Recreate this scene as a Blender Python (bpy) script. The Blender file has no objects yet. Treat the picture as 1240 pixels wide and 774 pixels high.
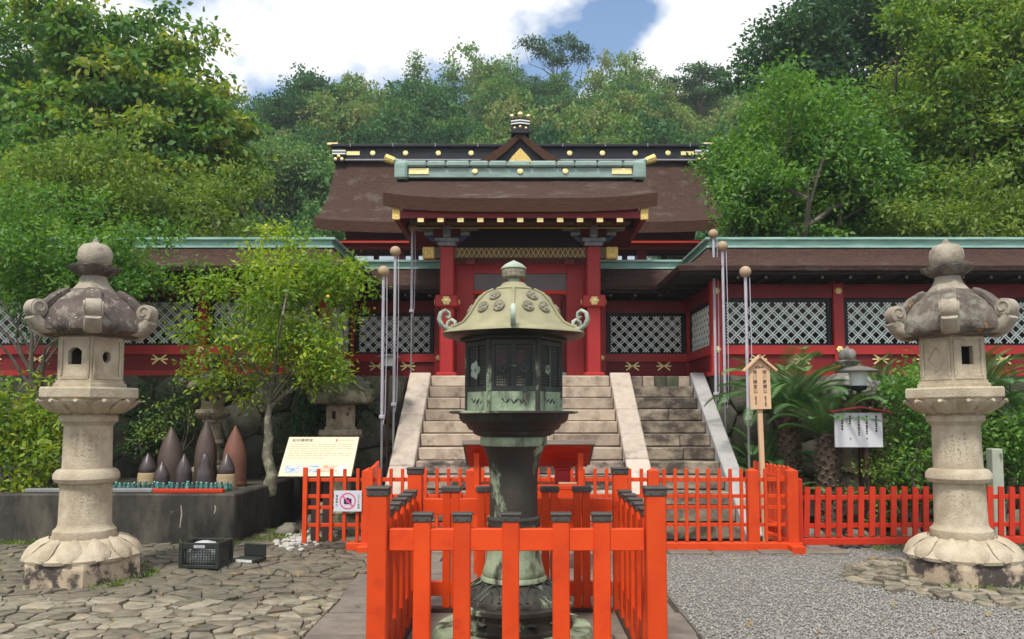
import bpy, math, random
import numpy as np
from mathutils import Vector, Matrix
R = math.radians
rnd = random.Random(11)
scene = bpy.context.scene
COL = scene.collection

# ---------------------------------------------------------------- camera
cam = bpy.data.cameras.new('camera'); camo = bpy.data.objects.new('camera', cam); COL.objects.link(camo)
camo.location = (0, 0, 1.55); camo.rotation_euler = (R(94), 0, 0)
cam.sensor_width = 36; cam.lens = 36 * 950 / 1240
cam.shift_y = 47 / 1240; cam.shift_x = -10 / 1240
cam.clip_end = 2000; scene.camera = camo

# ---------------------------------------------------------------- sky, sun, exposure
SUN_EL, SUN_AZ = R(58), R(200)        # azimuth from +Y clockwise: behind the camera, a little to the left
world = bpy.data.worlds.new('World'); scene.world = world; world.use_nodes = True
wn, wl = world.node_tree.nodes, world.node_tree.links
bg = wn['Background']; bg.inputs['Strength'].default_value = 0.15
sky = wn.new('ShaderNodeTexSky'); sky.sky_type = 'NISHITA'; sky.sun_disc = False
sky.sun_elevation = SUN_EL; sky.sun_rotation = SUN_AZ; sky.air_density = 1.2; sky.dust_density = .3; sky.ozone_density = 2.5
tc = wn.new('ShaderNodeTexCoord'); mp = wn.new('ShaderNodeMapping')
mp.inputs['Location'].default_value = (7.239, -15.897, 18.915); mp.inputs['Scale'].default_value = (1, 1, 1.5)
nz = wn.new('ShaderNodeTexNoise'); nz.inputs['Scale'].default_value = 3.2; nz.inputs['Detail'].default_value = 9; nz.inputs['Roughness'].default_value = .52
cr = wn.new('ShaderNodeValToRGB'); cr.color_ramp.elements[0].position = .40; cr.color_ramp.elements[1].position = .475
mixc = wn.new('ShaderNodeMix'); mixc.data_type = 'RGBA'
shade = wn.new('ShaderNodeValToRGB')
shade.color_ramp.elements[0].position = .45; shade.color_ramp.elements[0].color = (6.7, 6.75, 6.8, 1)
shade.color_ramp.elements[1].position = .72; shade.color_ramp.elements[1].color = (5.4, 5.5, 5.65, 1)
wl.new(tc.outputs['Generated'], mp.inputs['Vector']); wl.new(mp.outputs[0], nz.inputs['Vector'])
wl.new(nz.outputs['Fac'], cr.inputs[0]); wl.new(nz.outputs['Fac'], shade.inputs[0])
wl.new(cr.outputs[0], mixc.inputs['Factor']); wl.new(sky.outputs[0], mixc.inputs['A']); wl.new(shade.outputs[0], mixc.inputs['B'])
wl.new(mixc.outputs['Result'], bg.inputs['Color'])
sl = bpy.data.lights.new('sun', 'SUN'); so = bpy.data.objects.new('sun', sl); COL.objects.link(so)
sl.energy = 3.2; sl.angle = R(10); sl.color = (1, .95, .86)
sd = Vector((math.sin(SUN_AZ) * math.cos(SUN_EL), math.cos(SUN_AZ) * math.cos(SUN_EL), math.sin(SUN_EL)))
so.rotation_euler = (-sd).to_track_quat('-Z', 'Y').to_euler(); so.location = (0, 0, 60)
scene.view_settings.view_transform = 'Standard'; scene.view_settings.look = 'None'
scene.view_settings.gamma = 1; scene.view_settings.exposure = 0.28
scene.cycles.max_bounces = 6; scene.cycles.diffuse_bounces = 4; scene.cycles.glossy_bounces = 2; scene.cycles.transparent_max_bounces = 4

# ---------------------------------------------------------------- materials
def _ramp(nt, a, b, p0=.35, p1=.65):
    r = nt.nodes.new('ShaderNodeValToRGB')
    r.color_ramp.elements[0].position = p0; r.color_ramp.elements[0].color = (*a, 1)
    r.color_ramp.elements[1].position = p1; r.color_ramp.elements[1].color = (*b, 1)
    return r
def mat(name, a, b=None, scale=4, rough=.8, bump=.25, bscale=40, c=None, ct=.58, cscale=3, cw=.06, metal=0, spec=.3, rand=0., stretch=(1, 1, 1), cstretch=(1, 1, 1), d=None, dt=.62, dscale=14, coat=0):
    m = bpy.data.materials.new(name); m.use_nodes = True; nt = m.node_tree; N, L = nt.nodes, nt.links
    bs = N['Principled BSDF']; b = b or tuple(x * .8 for x in a)
    t = N.new('ShaderNodeTexCoord'); oi = N.new('ShaderNodeObjectInfo')
    ad = N.new('ShaderNodeVectorMath'); ad.operation = 'ADD'
    sc_ = N.new('ShaderNodeVectorMath'); sc_.operation = 'SCALE'; sc_.inputs[0].default_value = (37, 17, 53)
    L.new(oi.outputs['Random'], sc_.inputs['Scale']); L.new(t.outputs['Object'], ad.inputs[0]); L.new(sc_.outputs[0], ad.inputs[1])
    def noise(s, st, det=7, ro=.6):
        mm = N.new('ShaderNodeMapping'); mm.inputs['Scale'].default_value = st; L.new(ad.outputs[0], mm.inputs[0])
        n = N.new('ShaderNodeTexNoise'); n.inputs['Scale'].default_value = s; n.inputs['Detail'].default_value = det; n.inputs['Roughness'].default_value = ro
        L.new(mm.outputs[0], n.inputs['Vector']); return n
    n1 = noise(scale, stretch); r1 = _ramp(nt, a, b); L.new(n1.outputs['Fac'], r1.inputs[0]); col = r1.outputs[0]
    def over(col, cc, th, sc, st, w):
        n2 = noise(sc, st, 9, .65); r2 = _ramp(nt, (0, 0, 0), (1, 1, 1), th - w, th + w); L.new(n2.outputs['Fac'], r2.inputs[0])
        mx = N.new('ShaderNodeMix'); mx.data_type = 'RGBA'; L.new(r2.outputs[0], mx.inputs['Factor']); L.new(col, mx.inputs['A']); mx.inputs['B'].default_value = (*cc, 1)
        return mx.outputs['Result']
    if c: col = over(col, c, ct, cscale, cstretch, cw)
    if d: col = over(col, d, dt, dscale, (1, 1, 1), .04)
    if rand:
        mr = N.new('ShaderNodeMapRange'); mr.inputs[3].default_value = 1 - rand; mr.inputs[4].default_value = 1 + rand; L.new(oi.outputs['Random'], mr.inputs[0])
        hv = N.new('ShaderNodeHueSaturation'); L.new(mr.outputs[0], hv.inputs['Value']); L.new(col, hv.inputs['Color']); col = hv.outputs[0]
    L.new(col, bs.inputs['Base Color'])
    bs.inputs['Roughness'].default_value = rough; bs.inputs['Metallic'].default_value = metal; bs.inputs['Specular IOR Level'].default_value = spec
    if coat: bs.inputs['Coat Weight'].default_value = coat; bs.inputs['Coat Roughness'].default_value = .15
    if bump:
        n3 = noise(bscale, stretch, 6, .6); bp = N.new('ShaderNodeBump'); bp.inputs['Strength'].default_value = bump; bp.inputs['Distance'].default_value = .02
        L.new(n3.outputs['Fac'], bp.inputs['Height']); L.new(bp.outputs[0], bs.inputs['Normal'])
    return m
def leafmat(name, cols, trans=.42, gloss=.03, val=1.3):
    m = bpy.data.materials.new(name); m.use_nodes = True; nt = m.node_tree; N, L = nt.nodes, nt.links
    for n in list(N):
        if n.type == 'BSDF_PRINCIPLED': N.remove(n)
    out = [n for n in N if n.type == 'OUTPUT_MATERIAL'][0]
    at = N.new('ShaderNodeAttribute'); at.attribute_name = 'tint'
    rp = N.new('ShaderNodeValToRGB'); e = rp.color_ramp.elements
    while len(e) < len(cols): e.new(.5)
    for i, c in enumerate(cols): e[i].position = .12 + .76 * i / (len(cols) - 1); e[i].color = (*c, 1)
    L.new(at.outputs['Fac'], rp.inputs[0])
    df = N.new('ShaderNodeBsdfDiffuse'); tr = N.new('ShaderNodeBsdfTranslucent'); gl = N.new('ShaderNodeBsdfGlossy')
    gl.inputs['Roughness'].default_value = .6; gl.inputs['Color'].default_value = (.8, .85, .8, 1)
    hs = N.new('ShaderNodeHueSaturation'); hs.inputs['Value'].default_value = 1.35; hs.inputs['Saturation'].default_value = 1.1; hs.inputs['Hue'].default_value = .49
    br = N.new('ShaderNodeHueSaturation'); br.inputs['Value'].default_value = val; br.inputs['Saturation'].default_value = 1.04 if val != 1 else 1; L.new(rp.outputs[0], br.inputs['Color'])
    L.new(br.outputs[0], df.inputs[0]); L.new(br.outputs[0], hs.inputs['Color']); L.new(hs.outputs[0], tr.inputs[0])
    m1 = N.new('ShaderNodeMixShader'); m1.inputs[0].default_value = trans; L.new(df.outputs[0], m1.inputs[1]); L.new(tr.outputs[0], m1.inputs[2])
    m2 = N.new('ShaderNodeMixShader'); m2.inputs[0].default_value = gloss; L.new(m1.outputs[0], m2.inputs[1]); L.new(gl.outputs[0], m2.inputs[2])
    L.new(m2.outputs[0], out.inputs[0]); return m

VERM = mat('vermilion_paint', (.70, .066, .007), (.60, .050, .006), 3, .45, .10, 50, spec=.35, c=(.48, .036, .008), ct=.63, cscale=5, cw=.10, rand=.07, d=(.50, .16, .07), dt=.735, dscale=26)
VERM2 = mat('faded_vermilion', (.58, .038, .012), (.50, .032, .011), 4, .55, .08, 60, rand=.07)
RED = mat('dark_red_lacquer', (.42, .026, .024), (.35, .020, .020), 2, .45, .05, 40, spec=.35, rand=.06)
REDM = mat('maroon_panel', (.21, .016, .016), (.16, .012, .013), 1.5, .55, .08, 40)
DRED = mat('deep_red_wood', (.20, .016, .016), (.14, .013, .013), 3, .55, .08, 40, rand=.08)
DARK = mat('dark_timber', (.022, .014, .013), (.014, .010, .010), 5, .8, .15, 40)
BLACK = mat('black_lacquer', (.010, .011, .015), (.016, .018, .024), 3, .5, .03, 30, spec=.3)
GOLD = mat('gilt_metal', (.90, .68, .25), (.98, .82, .42), 30, .38, .35, 90, metal=.6, spec=.5)
GOLDP = mat('gilt_pattern', (.90, .68, .24), (.50, .32, .10), 42, .5, .4, 60, metal=.3)
WHITEP = mat('white_paint', (.78, .78, .76), (.72, .72, .70), 5, .6, .05, 40)
BARK = mat('cypress_bark_thatch', (.082, .047, .037), (.042, .025, .021), 9, .95, 1.0, 14, stretch=(.45, 4.5, 7), c=(.13, .082, .064), ct=.60, cscale=30, cw=.10, cstretch=(.6, 2, 3), spec=.1, d=(.105, .082, .066), dt=.60, dscale=1.7)
BARKE = mat('cypress_bark_edge', (.15, .078, .052), (.085, .044, .032), 6, .95, .9, 40, stretch=(1, 1, 14), spec=.1)
BARKM = mat('mossy_bark_thatch', (.085, .058, .048), (.05, .036, .032), 6, .95, .7, 60, c=(.22, .20, .19), ct=.62, cscale=9, cw=.06, spec=.1)
COPPER = mat('verdigris_copper', (.29, .47, .40), (.20, .35, .30), 7, .6, .12, 40, stretch=(.5, 1, 3), c=(.42, .58, .51), ct=.58, cscale=5, cw=.1, cstretch=(.4, 1, 4), rand=.04)
COPPERG = mat('grey_green_copper', (.30, .41, .36), (.21, .30, .265), 7, .6, .12, 40, stretch=(.5, 1, 3), c=(.22, .30, .27), ct=.58, cscale=4, cw=.1, rand=.08)
LATT = mat('pale_lattice_paint', (.82, .88, .82), (.70, .78, .72), 9, .6, .05, 40)
BRKT = mat('grey_blue_bracket', (.16, .19, .23), (.30, .33, .36), 12, .6, .1, 30)
SLATE = mat('blue_bracket', (.04, .06, .14), (.07, .09, .16), 9, .6, .1, 30)
PATT = mat('brown_brocade', (.15, .105, .06), (.085, .058, .035), 20, .6, .1, 30)
GRAN = mat('cream_granite', (.55, .475, .355), (.45, .38, .27), 6, .88, .6, 55, c=(.36, .29, .20), ct=.57, cscale=3.5, cw=.1, d=(.66, .58, .46), dt=.66, dscale=60)
GRANB = mat('stained_granite_base', (.52, .42, .30), (.42, .33, .23), 5, .88, .4, 60, c=(.075, .062, .055), ct=.53, cscale=2.3, cw=.03)
GRANR = mat('lichened_roof_stone', (.145, .115, .095), (.075, .06, .053), 5, .92, .6, 45, c=(.32, .285, .23), ct=.60, cscale=7, cw=.08, d=(.62, .60, .54), dt=.66, dscale=22)
GRANRO = mat('orange_lichened_stone', (.145, .12, .098), (.078, .066, .056), 5, .92, .6, 45, c=(.29, .27, .22), ct=.57, cscale=6, cw=.1, d=(.58, .26, .07), dt=.655, dscale=5)
GRANC = mat('pale_curl_stone', (.42, .37, .29), (.30, .26, .20), 8, .9, .45, 50, c=(.16, .14, .11), ct=.62, cscale=6, cw=.08)
STEP = mat('pinkish_granite_step', (.50, .41, .315), (.38, .30, .23), 6, .88, .5, 60, c=(.22, .17, .13), ct=.575, cscale=4, cw=.09, rand=.18, d=(.62, .53, .43), dt=.66, dscale=30)
STEPD = mat('weathered_dark_step', (.36, .30, .22), (.25, .20, .15), 5, .9, .4, 60, c=(.075, .062, .05), ct=.50, cscale=3.2, cw=.09, rand=.15, cstretch=(1, 1, 1.5))
STEPL = mat('lower_stained_step', (.42, .34, .27), (.32, .25, .2), 5, .9, .4, 60, c=(.06, .05, .045), ct=.51, cscale=3.2, cw=.08, rand=.15, cstretch=(.8, 1, 1.5))
STRING = mat('pale_stringer_granite', (.54, .46, .38), (.45, .37, .30), 8, .85, .3, 90, c=(.22, .19, .165), ct=.62, cscale=3, cw=.08, rand=.08)
STRINGG = mat('grey_stringer_concrete', (.42, .41, .40), (.35, .34, .33), 6, .85, .25, 60, c=(.30, .29, .28), ct=.62, cscale=4, cw=.08)
RETAIN = mat('dark_retaining_stone', (.135, .125, .095), (.07, .066, .05), 3, .95, .6, 30, c=(.05, .06, .03), ct=.56, cscale=2.5, cw=.08, d=(.34, .33, .27), dt=.68, dscale=8, rand=.35)
CONC = mat('sooty_concrete', (.055, .05, .042), (.028, .026, .023), 4, .8, .3, 40, c=(.13, .115, .085), ct=.58, cscale=2.2, cw=.12, cstretch=(1.3, 1.3, .4), d=(.2, .18, .14), dt=.70, dscale=12)
CONCT = mat('mossy_concrete_rim', (.15, .135, .10), (.10, .095, .07), 5, .9, .3, 40, c=(.07, .08, .04), ct=.55, cscale=4)
PAVE = mat('paving_stone', (.255, .23, .17), (.135, .12, .088), 9, .75, .4, 50, c=(.30, .235, .165), ct=.60, cscale=4, cw=.08, rand=.42, stretch=(1, 2.2, 1))
SOIL = mat('dark_soil', (.075, .062, .045), (.045, .038, .028), 8, .95, .6, 60, c=(.06, .07, .035), ct=.6)
SLAB = mat('path_slab_stone', (.22, .19, .155), (.155, .135, .112), 6, .8, .25, 60, c=(.13, .11, .10), ct=.60, cscale=2.5, cw=.08, rand=.14)
GRAV = mat('gravel_ground', (.26, .25, .225), (.16, .15, .135), 90, .9, 1.0, 110, d=(.36, .35, .32), dt=.62, dscale=120)
PEBL = lambda: leafmat('gravel_pebble', [(.19, .18, .16), (.25, .24, .215), (.28, .27, .245), (.36, .35, .32)], 0., .02, 1)
BRZ = mat('dark_bronze', (.030, .032, .028), (.018, .02, .018), 5, .48, .15, 40, spec=.4, c=(.05, .085, .065), ct=.62, cscale=5, cw=.1, cstretch=(1, 1, .5))
BRZV = mat('verdigris_bronze', (.048, .044, .034), (.028, .028, .022), 5, .55, .25, 40, spec=.35, c=(.30, .38, .25), ct=.57, cscale=4.2, cw=.035, cstretch=(1, 1, .55))
BRZG = mat('green_bronze', (.36, .44, .29), (.20, .26, .17), 6, .6, .25, 40, c=(.045, .045, .034), ct=.57, cscale=4, cw=.06, cstretch=(1.4, 1.4, .5))
BRZR = mat('ochre_bronze_roof', (.34, .315, .185), (.25, .235, .14), 5, .6, .12, 40, c=(.24, .21, .12), ct=.63, cscale=5, cw=.08, cstretch=(1.3, 1.3, .5))
BRZC = mat('grey_bronze_crest', (.30, .275, .19), (.15, .14, .10), 45, .55, .5, 60)
BRZP = mat('pale_verdigris', (.44, .52, .42), (.30, .36, .29), 7, .6, .2, 40, c=(.12, .12, .10), ct=.60, cscale=6, cw=.08)
LEADC = mat('lead_grey_cap', (.105, .095, .085), (.07, .064, .058), 8, .5, .15, 50, metal=.3, rand=.1)
STEEL = mat('pole_steel', (.34, .32, .33), (.26, .25, .26), 5, .35, .03, 40, metal=.6)
POLEW = mat('white_pole_wrap', (.46, .44, .49), (.36, .34, .39), 9, .5, .05, 40)
BALL = mat('wooden_ball', (.42, .30, .19), (.34, .24, .15), 9, .6, .1, 40)
SHELL = mat('rusted_shell', (.10, .07, .054), (.072, .05, .04), 5, .5, .1, 50, spec=.4)
SHELLR = mat('red_rust_shell', (.20, .085, .055), (.16, .068, .046), 5, .6, .1, 50)
SHELLP = mat('purple_black_shell', (.07, .052, .052), (.05, .037, .038), 5, .36, .08, 50, spec=.5)
STRAW = mat('straw_rope_base', (.52, .40, .23), (.40, .30, .17), 9, .9, .6, 40, stretch=(1, 1, 6))
GLASSG = mat('green_glass_cup', (.03, .10, .09), (.08, .20, .175), 9, .2, 0, spec=.6, rand=.45)
ALU = mat('grey_metal_edging', (.32, .32, .31), (.25, .25, .25), 5, .4, .05, 40, metal=.4)
WOOD = mat('pale_cypress_board', (.68, .46, .29), (.60, .40, .24), 5, .6, .12, 30, stretch=(6, 6, .6), rand=.05)
GREYW = mat('weathered_roof_board', (.21, .17, .14), (.15, .12, .10), 5, .8, .2, 30, stretch=(.6, 6, 6))
BROWN = mat('brown_steel_post', (.055, .028, .022), (.045, .024, .02), 4, .5, .05, 40)
CREAM = mat('cream_sign_print', (.66, .57, .40), (.64, .55, .385), 3, .45, 0)
SIGNW = mat('white_sign_board', (.62, .64, .67), (.58, .60, .63), 3, .5, .04)
INK = mat('black_ink', (.045, .035, .03), (.06, .045, .04), 20, .7, 0)
INKB = mat('faded_brown_ink', (.50, .40, .26), (.44, .34, .22), 30, .7, 0)
PINK = mat('pink_print', (.72, .10, .28), (.70, .10, .26), 4, .5, 0)
PURP = mat('dark_purple_print', (.05, .015, .06), (.05, .015, .05), 4, .5, 0)
SEAPIC = mat('coast_picture', (.60, .52, .40), (.62, .58, .52), 6, .5, 0, c=(.10, .27, .52), ct=.50, cscale=9, cw=.06, cstretch=(1, 1, 4))
FESTPIC = mat('festival_picture', (.42, .15, .09), (.72, .55, .42), 18, .5, 0)
REDSEAL = mat('red_seal_print', (.6, .05, .04), (.55, .04, .04), 4, .5, 0)
CRATE = mat('dark_green_plastic', (.022, .028, .022), (.03, .036, .03), 6, .45, .04, 40, spec=.4)
BAG = mat('pale_plastic_bag', (.55, .56, .56), (.42, .43, .44), 12, .3, .4, 25)
PAPER = mat('white_paper_notice', (.70, .70, .68), (.62, .62, .60), 9, .7, .05)
LAMPW = mat('white_lamp_glass', (.76, .78, .80), (.72, .74, .77), 3, .3, 0, spec=.5)
LAMPH = mat('grey_lamp_hat', (.20, .18, .16), (.14, .13, .12), 6, .5, .1)
PANE = mat('window_glass', (.55, .60, .66), (.50, .56, .62), 1, .05, 0, spec=.9, metal=.85)
SHOJI = mat('grey_translucent_panel', (.16, .13, .13), (.13, .11, .11), 3, .4, .02)
TRUNK = mat('grey_brown_bark', (.13, .11, .085), (.075, .064, .05), 6, .95, .7, 25, stretch=(1, 1, .35), c=(.22, .20, .16), ct=.62, cscale=6)
TRUNKM = mat('lichened_bark', (.17, .155, .115), (.10, .09, .065), 7, .95, .7, 30, stretch=(1, 1, .5), c=(.30, .30, .20), ct=.56, cscale=9)
CYTR = mat('cycad_trunk_scales', (.15, .11, .075), (.05, .038, .028), 18, .95, 1, 30, c=(.28, .22, .16), ct=.62, cscale=22)
ROCK = mat('rock', (.22, .20, .16), (.12, .11, .09), 5, .9, .6, 30, rand=.25)
ROCKW = mat('white_pebble_rock', (.55, .53, .48), (.42, .40, .36), 8, .85, .3, 40, rand=.15)
HILL = mat('hill_soil', (.045, .055, .028), (.03, .035, .02), 2, .95, .5, 8)
L_MAPLE = leafmat('maple_leaves', [(.045, .115, .028), (.075, .165, .034), (.125, .215, .036), (.26, .27, .045)])
L_DARK = leafmat('dark_evergreen_leaves', [(.018, .055, .022), (.032, .085, .030), (.06, .125, .036)])
L_MID = leafmat('mid_green_leaves', [(.045, .12, .026), (.085, .19, .034), (.15, .255, .046)])
L_OLIVE = leafmat('olive_leaves', [(.065, .125, .024), (.115, .185, .034), (.20, .265, .05)])
L_LIME = leafmat('lime_leaves', [(.075, .15, .020), (.145, .24, .026), (.27, .34, .04)])
L_FRESH = leafmat('fresh_green_leaves', [(.05, .115, .022), (.09, .175, .03), (.15, .235, .04), (.21, .27, .045)])
L_YEL = leafmat('yellow_green_leaves', [(.07, .14, .022), (.15, .235, .028), (.27, .30, .04)])
L_FOR = leafmat('forest_leaves', [(.032, .085, .034), (.07, .15, .046), (.12, .215, .055), (.19, .20, .075)], .3, .02)
L_FERN = leafmat('cycad_leaflets', [(.03, .08, .022), (.055, .13, .03), (.10, .19, .05)], .25, .08)
FRUIT = mat('yellow_fruit', (.70, .55, .06), (.66, .46, .05), 5, .45, .05)

PEB = PEBL()
# ---------------------------------------------------------------- mesh helpers
class MB:
    def __init__(s): s.v = []; s.f = []
    def add(s, vs, fs):
        o = len(s.v); s.v += [tuple(p) for p in vs]; s.f += [tuple(i + o for i in q) for q in fs]; return s
    def box(s, x0, x1, y0, y1, z0, z1, b=0, M=None):
        cx, cy, cz = (x0 + x1) / 2, (y0 + y1) / 2, (z0 + z1) / 2; hx, hy, hz = abs(x1 - x0) / 2, abs(y1 - y0) / 2, abs(z1 - z0) / 2
        if b <= 0:
            vs = [(sx * hx, sy * hy, sz * hz) for sx in (-1, 1) for sy in (-1, 1) for sz in (-1, 1)]
            fs = [(0, 1, 3, 2), (4, 6, 7, 5), (0, 4, 5, 1), (2, 3, 7, 6), (0, 2, 6, 4), (1, 5, 7, 3)]
        else:
            b = min(b, hx * .49, hy * .49, hz * .49); vs = []; idx = {}
            for sx in (-1, 1):
                for sy in (-1, 1):
                    for sz in (-1, 1):
                        for k in range(3):
                            p = [sx * (hx - b), sy * (hy - b), sz * (hz - b)]; p[k] = (sx * hx, sy * hy, sz * hz)[k]
                            idx[sx, sy, sz, k] = len(vs); vs.append(tuple(p))
            fs = []
            for k in range(3):
                o = [i for i in range(3) if i != k]
                for sg in (-1, 1):
                    q = []
                    for a, c in ((-1, -1), (1, -1), (1, 1), (-1, 1)):
                        t = [0, 0, 0]; t[k] = sg; t[o[0]] = a; t[o[1]] = c; q.append(idx[(*t, k)])
                    fs.append(tuple(q))
                for a in (-1, 1):
                    for c in (-1, 1):
                        q = []
                        for sg, kk in ((-1, o[0]), (1, o[0]), (1, o[1]), (-1, o[1])):
                            t = [0, 0, 0]; t[k] = sg; t[o[0]] = a; t[o[1]] = c; q.append(idx[(*t, kk)])
                        fs.append(tuple(q))
            for sx in (-1, 1):
                for sy in (-1, 1):
                    for sz in (-1, 1): fs.append(tuple(idx[sx, sy, sz, k] for k in range(3)))
            out = []
            for q in fs:
                P = [Vector(vs[i]) for i in q]; n = (P[1] - P[0]).cross(P[2] - P[0]); ce = sum(P, Vector()) / len(P)
                out.append(q if n.dot(ce) > 0 else q[::-1])
            fs = out
        c = Vector((cx, cy, cz)); vs = [Vector(p) + c for p in vs]
        if M is not None: vs = [M @ p for p in vs]
        return s.add(vs, fs)
    def beam(s, p0, p1, w, h, up=(0, 0, 1), b=0):
        p0, p1 = Vector(p0), Vector(p1); d = p1 - p0; l = d.length; d.normalize(); up = Vector(up)
        sd_ = d.cross(up)
        if sd_.length < 1e-4: sd_ = d.cross(Vector((0, 1, 0)))
        sd_.normalize(); u = sd_.cross(d)
        M = Matrix(((d.x, sd_.x, u.x, p0.x), (d.y, sd_.y, u.y, p0.y), (d.z, sd_.z, u.z, p0.z), (0, 0, 0, 1)))
        return s.box(0, l, -w / 2, w / 2, -h / 2, h / 2, b, M)
    def tube(s, pts, rads, n=8):
        pts = [Vector(p) for p in pts]; k = len(pts)
        if not hasattr(rads, '__len__'): rads = [rads] * k
        vs = []; fs = []; ref = None
        for i, p in enumerate(pts):
            t = (pts[min(i + 1, k - 1)] - pts[max(i - 1, 0)]).normalized()
            if ref is None: ref = Vector((1, 0, 0)) if abs(t.x) < .9 else Vector((0, 1, 0))
            a = t.cross(ref).normalized(); ref = a.cross(t); bb = ref
            for j in range(n):
                th = 2 * math.pi * j / n; vs.append(p + (a * math.cos(th) + bb * math.sin(th)) * rads[i])
        for i in range(k - 1):
            for j in range(n):
                fs.append((i * n + j, (i + 1) * n + j, (i + 1) * n + (j + 1) % n, i * n + (j + 1) % n))
        fs.append(tuple(range(n))); fs.append(tuple((k - 1) * n + j for j in reversed(range(n))))
        return s.add(vs, fs)
    def lathe(s, prof, n=24, a0=0, cx=0, cy=0, fr=None):
        vs = []; fs = []; k = len(prof)
        for i, (r, z) in enumerate(prof):
            for j in range(n):
                th = a0 + 2 * math.pi * j / n; rr = r if fr is None else r * fr(th, i); vs.append((cx + rr * math.cos(th), cy + rr * math.sin(th), z))
        for i in range(k - 1):
            for j in range(n): fs.append((i * n + j, i * n + (j + 1) % n, (i + 1) * n + (j + 1) % n, (i + 1) * n + j))
        fs.append(tuple(reversed(range(n)))); fs.append(tuple((k - 1) * n + j for j in range(n)))
        if prof[-1][1] < prof[0][1]: fs = [q[::-1] for q in fs]
        return s.add(vs, fs)
    def ext(s, poly, y0, y1):                                  # polygon in XZ (counter-clockwise seen from -Y), pulled along Y
        n = len(poly); vs = [(x, y0, z) for x, z in poly] + [(x, y1, z) for x, z in poly]
        fs = [tuple(range(n)), tuple(reversed(range(n, 2 * n)))] + [(i, i + n, (i + 1) % n + n, (i + 1) % n) for i in range(n)]
        return s.add(vs, fs)
    def mesh(s, name, m, smooth=False, ang=35):
        me = bpy.data.meshes.new(name); me.from_pydata(s.v, [], s.f); me.materials.append(m)
        if smooth:
            me.polygons.foreach_set('use_smooth', [True] * len(me.polygons))
            if ang: me.set_sharp_from_angle(angle=R(ang))
        me.update(); return me
    def build(s, name, m, parent=None, smooth=False, ang=35):
        return link(name, s.mesh(name, m, smooth, ang), parent)
def link(name, me, parent=None, loc=None, rot=None, scale=None):
    o = bpy.data.objects.new(name, me); COL.objects.link(o); o.parent = parent
    if loc is not None: o.location = loc
    if rot is not None: o.rotation_euler = rot
    if scale is not None: o.scale = scale
    return o
def tag(o, label=None, cat=None, group=None, kind=None):
    if label: o['label'] = label
    if cat: o['category'] = cat
    if group: o['group'] = group
    if kind: o['kind'] = kind
    return o
def thing(name, label, cat, loc=(0, 0, 0), rz=0, group=None):
    return tag(link(name, None, None, loc, (0, 0, rz)), label, cat, group)
def copy_tree(o, parent=None):
    c = o.copy(); COL.objects.link(c); c.parent = parent
    for ch in list(o.children): copy_tree(ch, c)
    return c
def B(name, m, parent, *a, b=0, **k): return MB().box(*a, b=b, **k).build(name, m, parent)
def text(name, body, size, m, parent, loc, rot=(R(90), 0, 0), align='CENTER', sx=1):
    cu = bpy.data.curves.new(name, 'FONT'); cu.body = body; cu.size = size; cu.align_x = align; cu.align_y = 'CENTER'; cu.extrude = .0006; cu.resolution_u = 2
    o = bpy.data.objects.new(name, cu); COL.objects.link(o); bpy.context.view_layer.update()
    me = bpy.data.meshes.new_from_object(o.evaluated_get(bpy.context.evaluated_depsgraph_get())); bpy.data.objects.remove(o); bpy.data.curves.remove(cu)
    me.materials.clear(); me.materials.append(m); return link(name, me, parent, loc, rot, (sx, 1, 1))
def vtext(name, body, size, m, parent, x, y, z, pitch=1.05):
    for i, ch in enumerate(body):
        if ch != ' ': text(name, ch, size, m, parent, (x, y, z - i * size * pitch))

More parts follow.
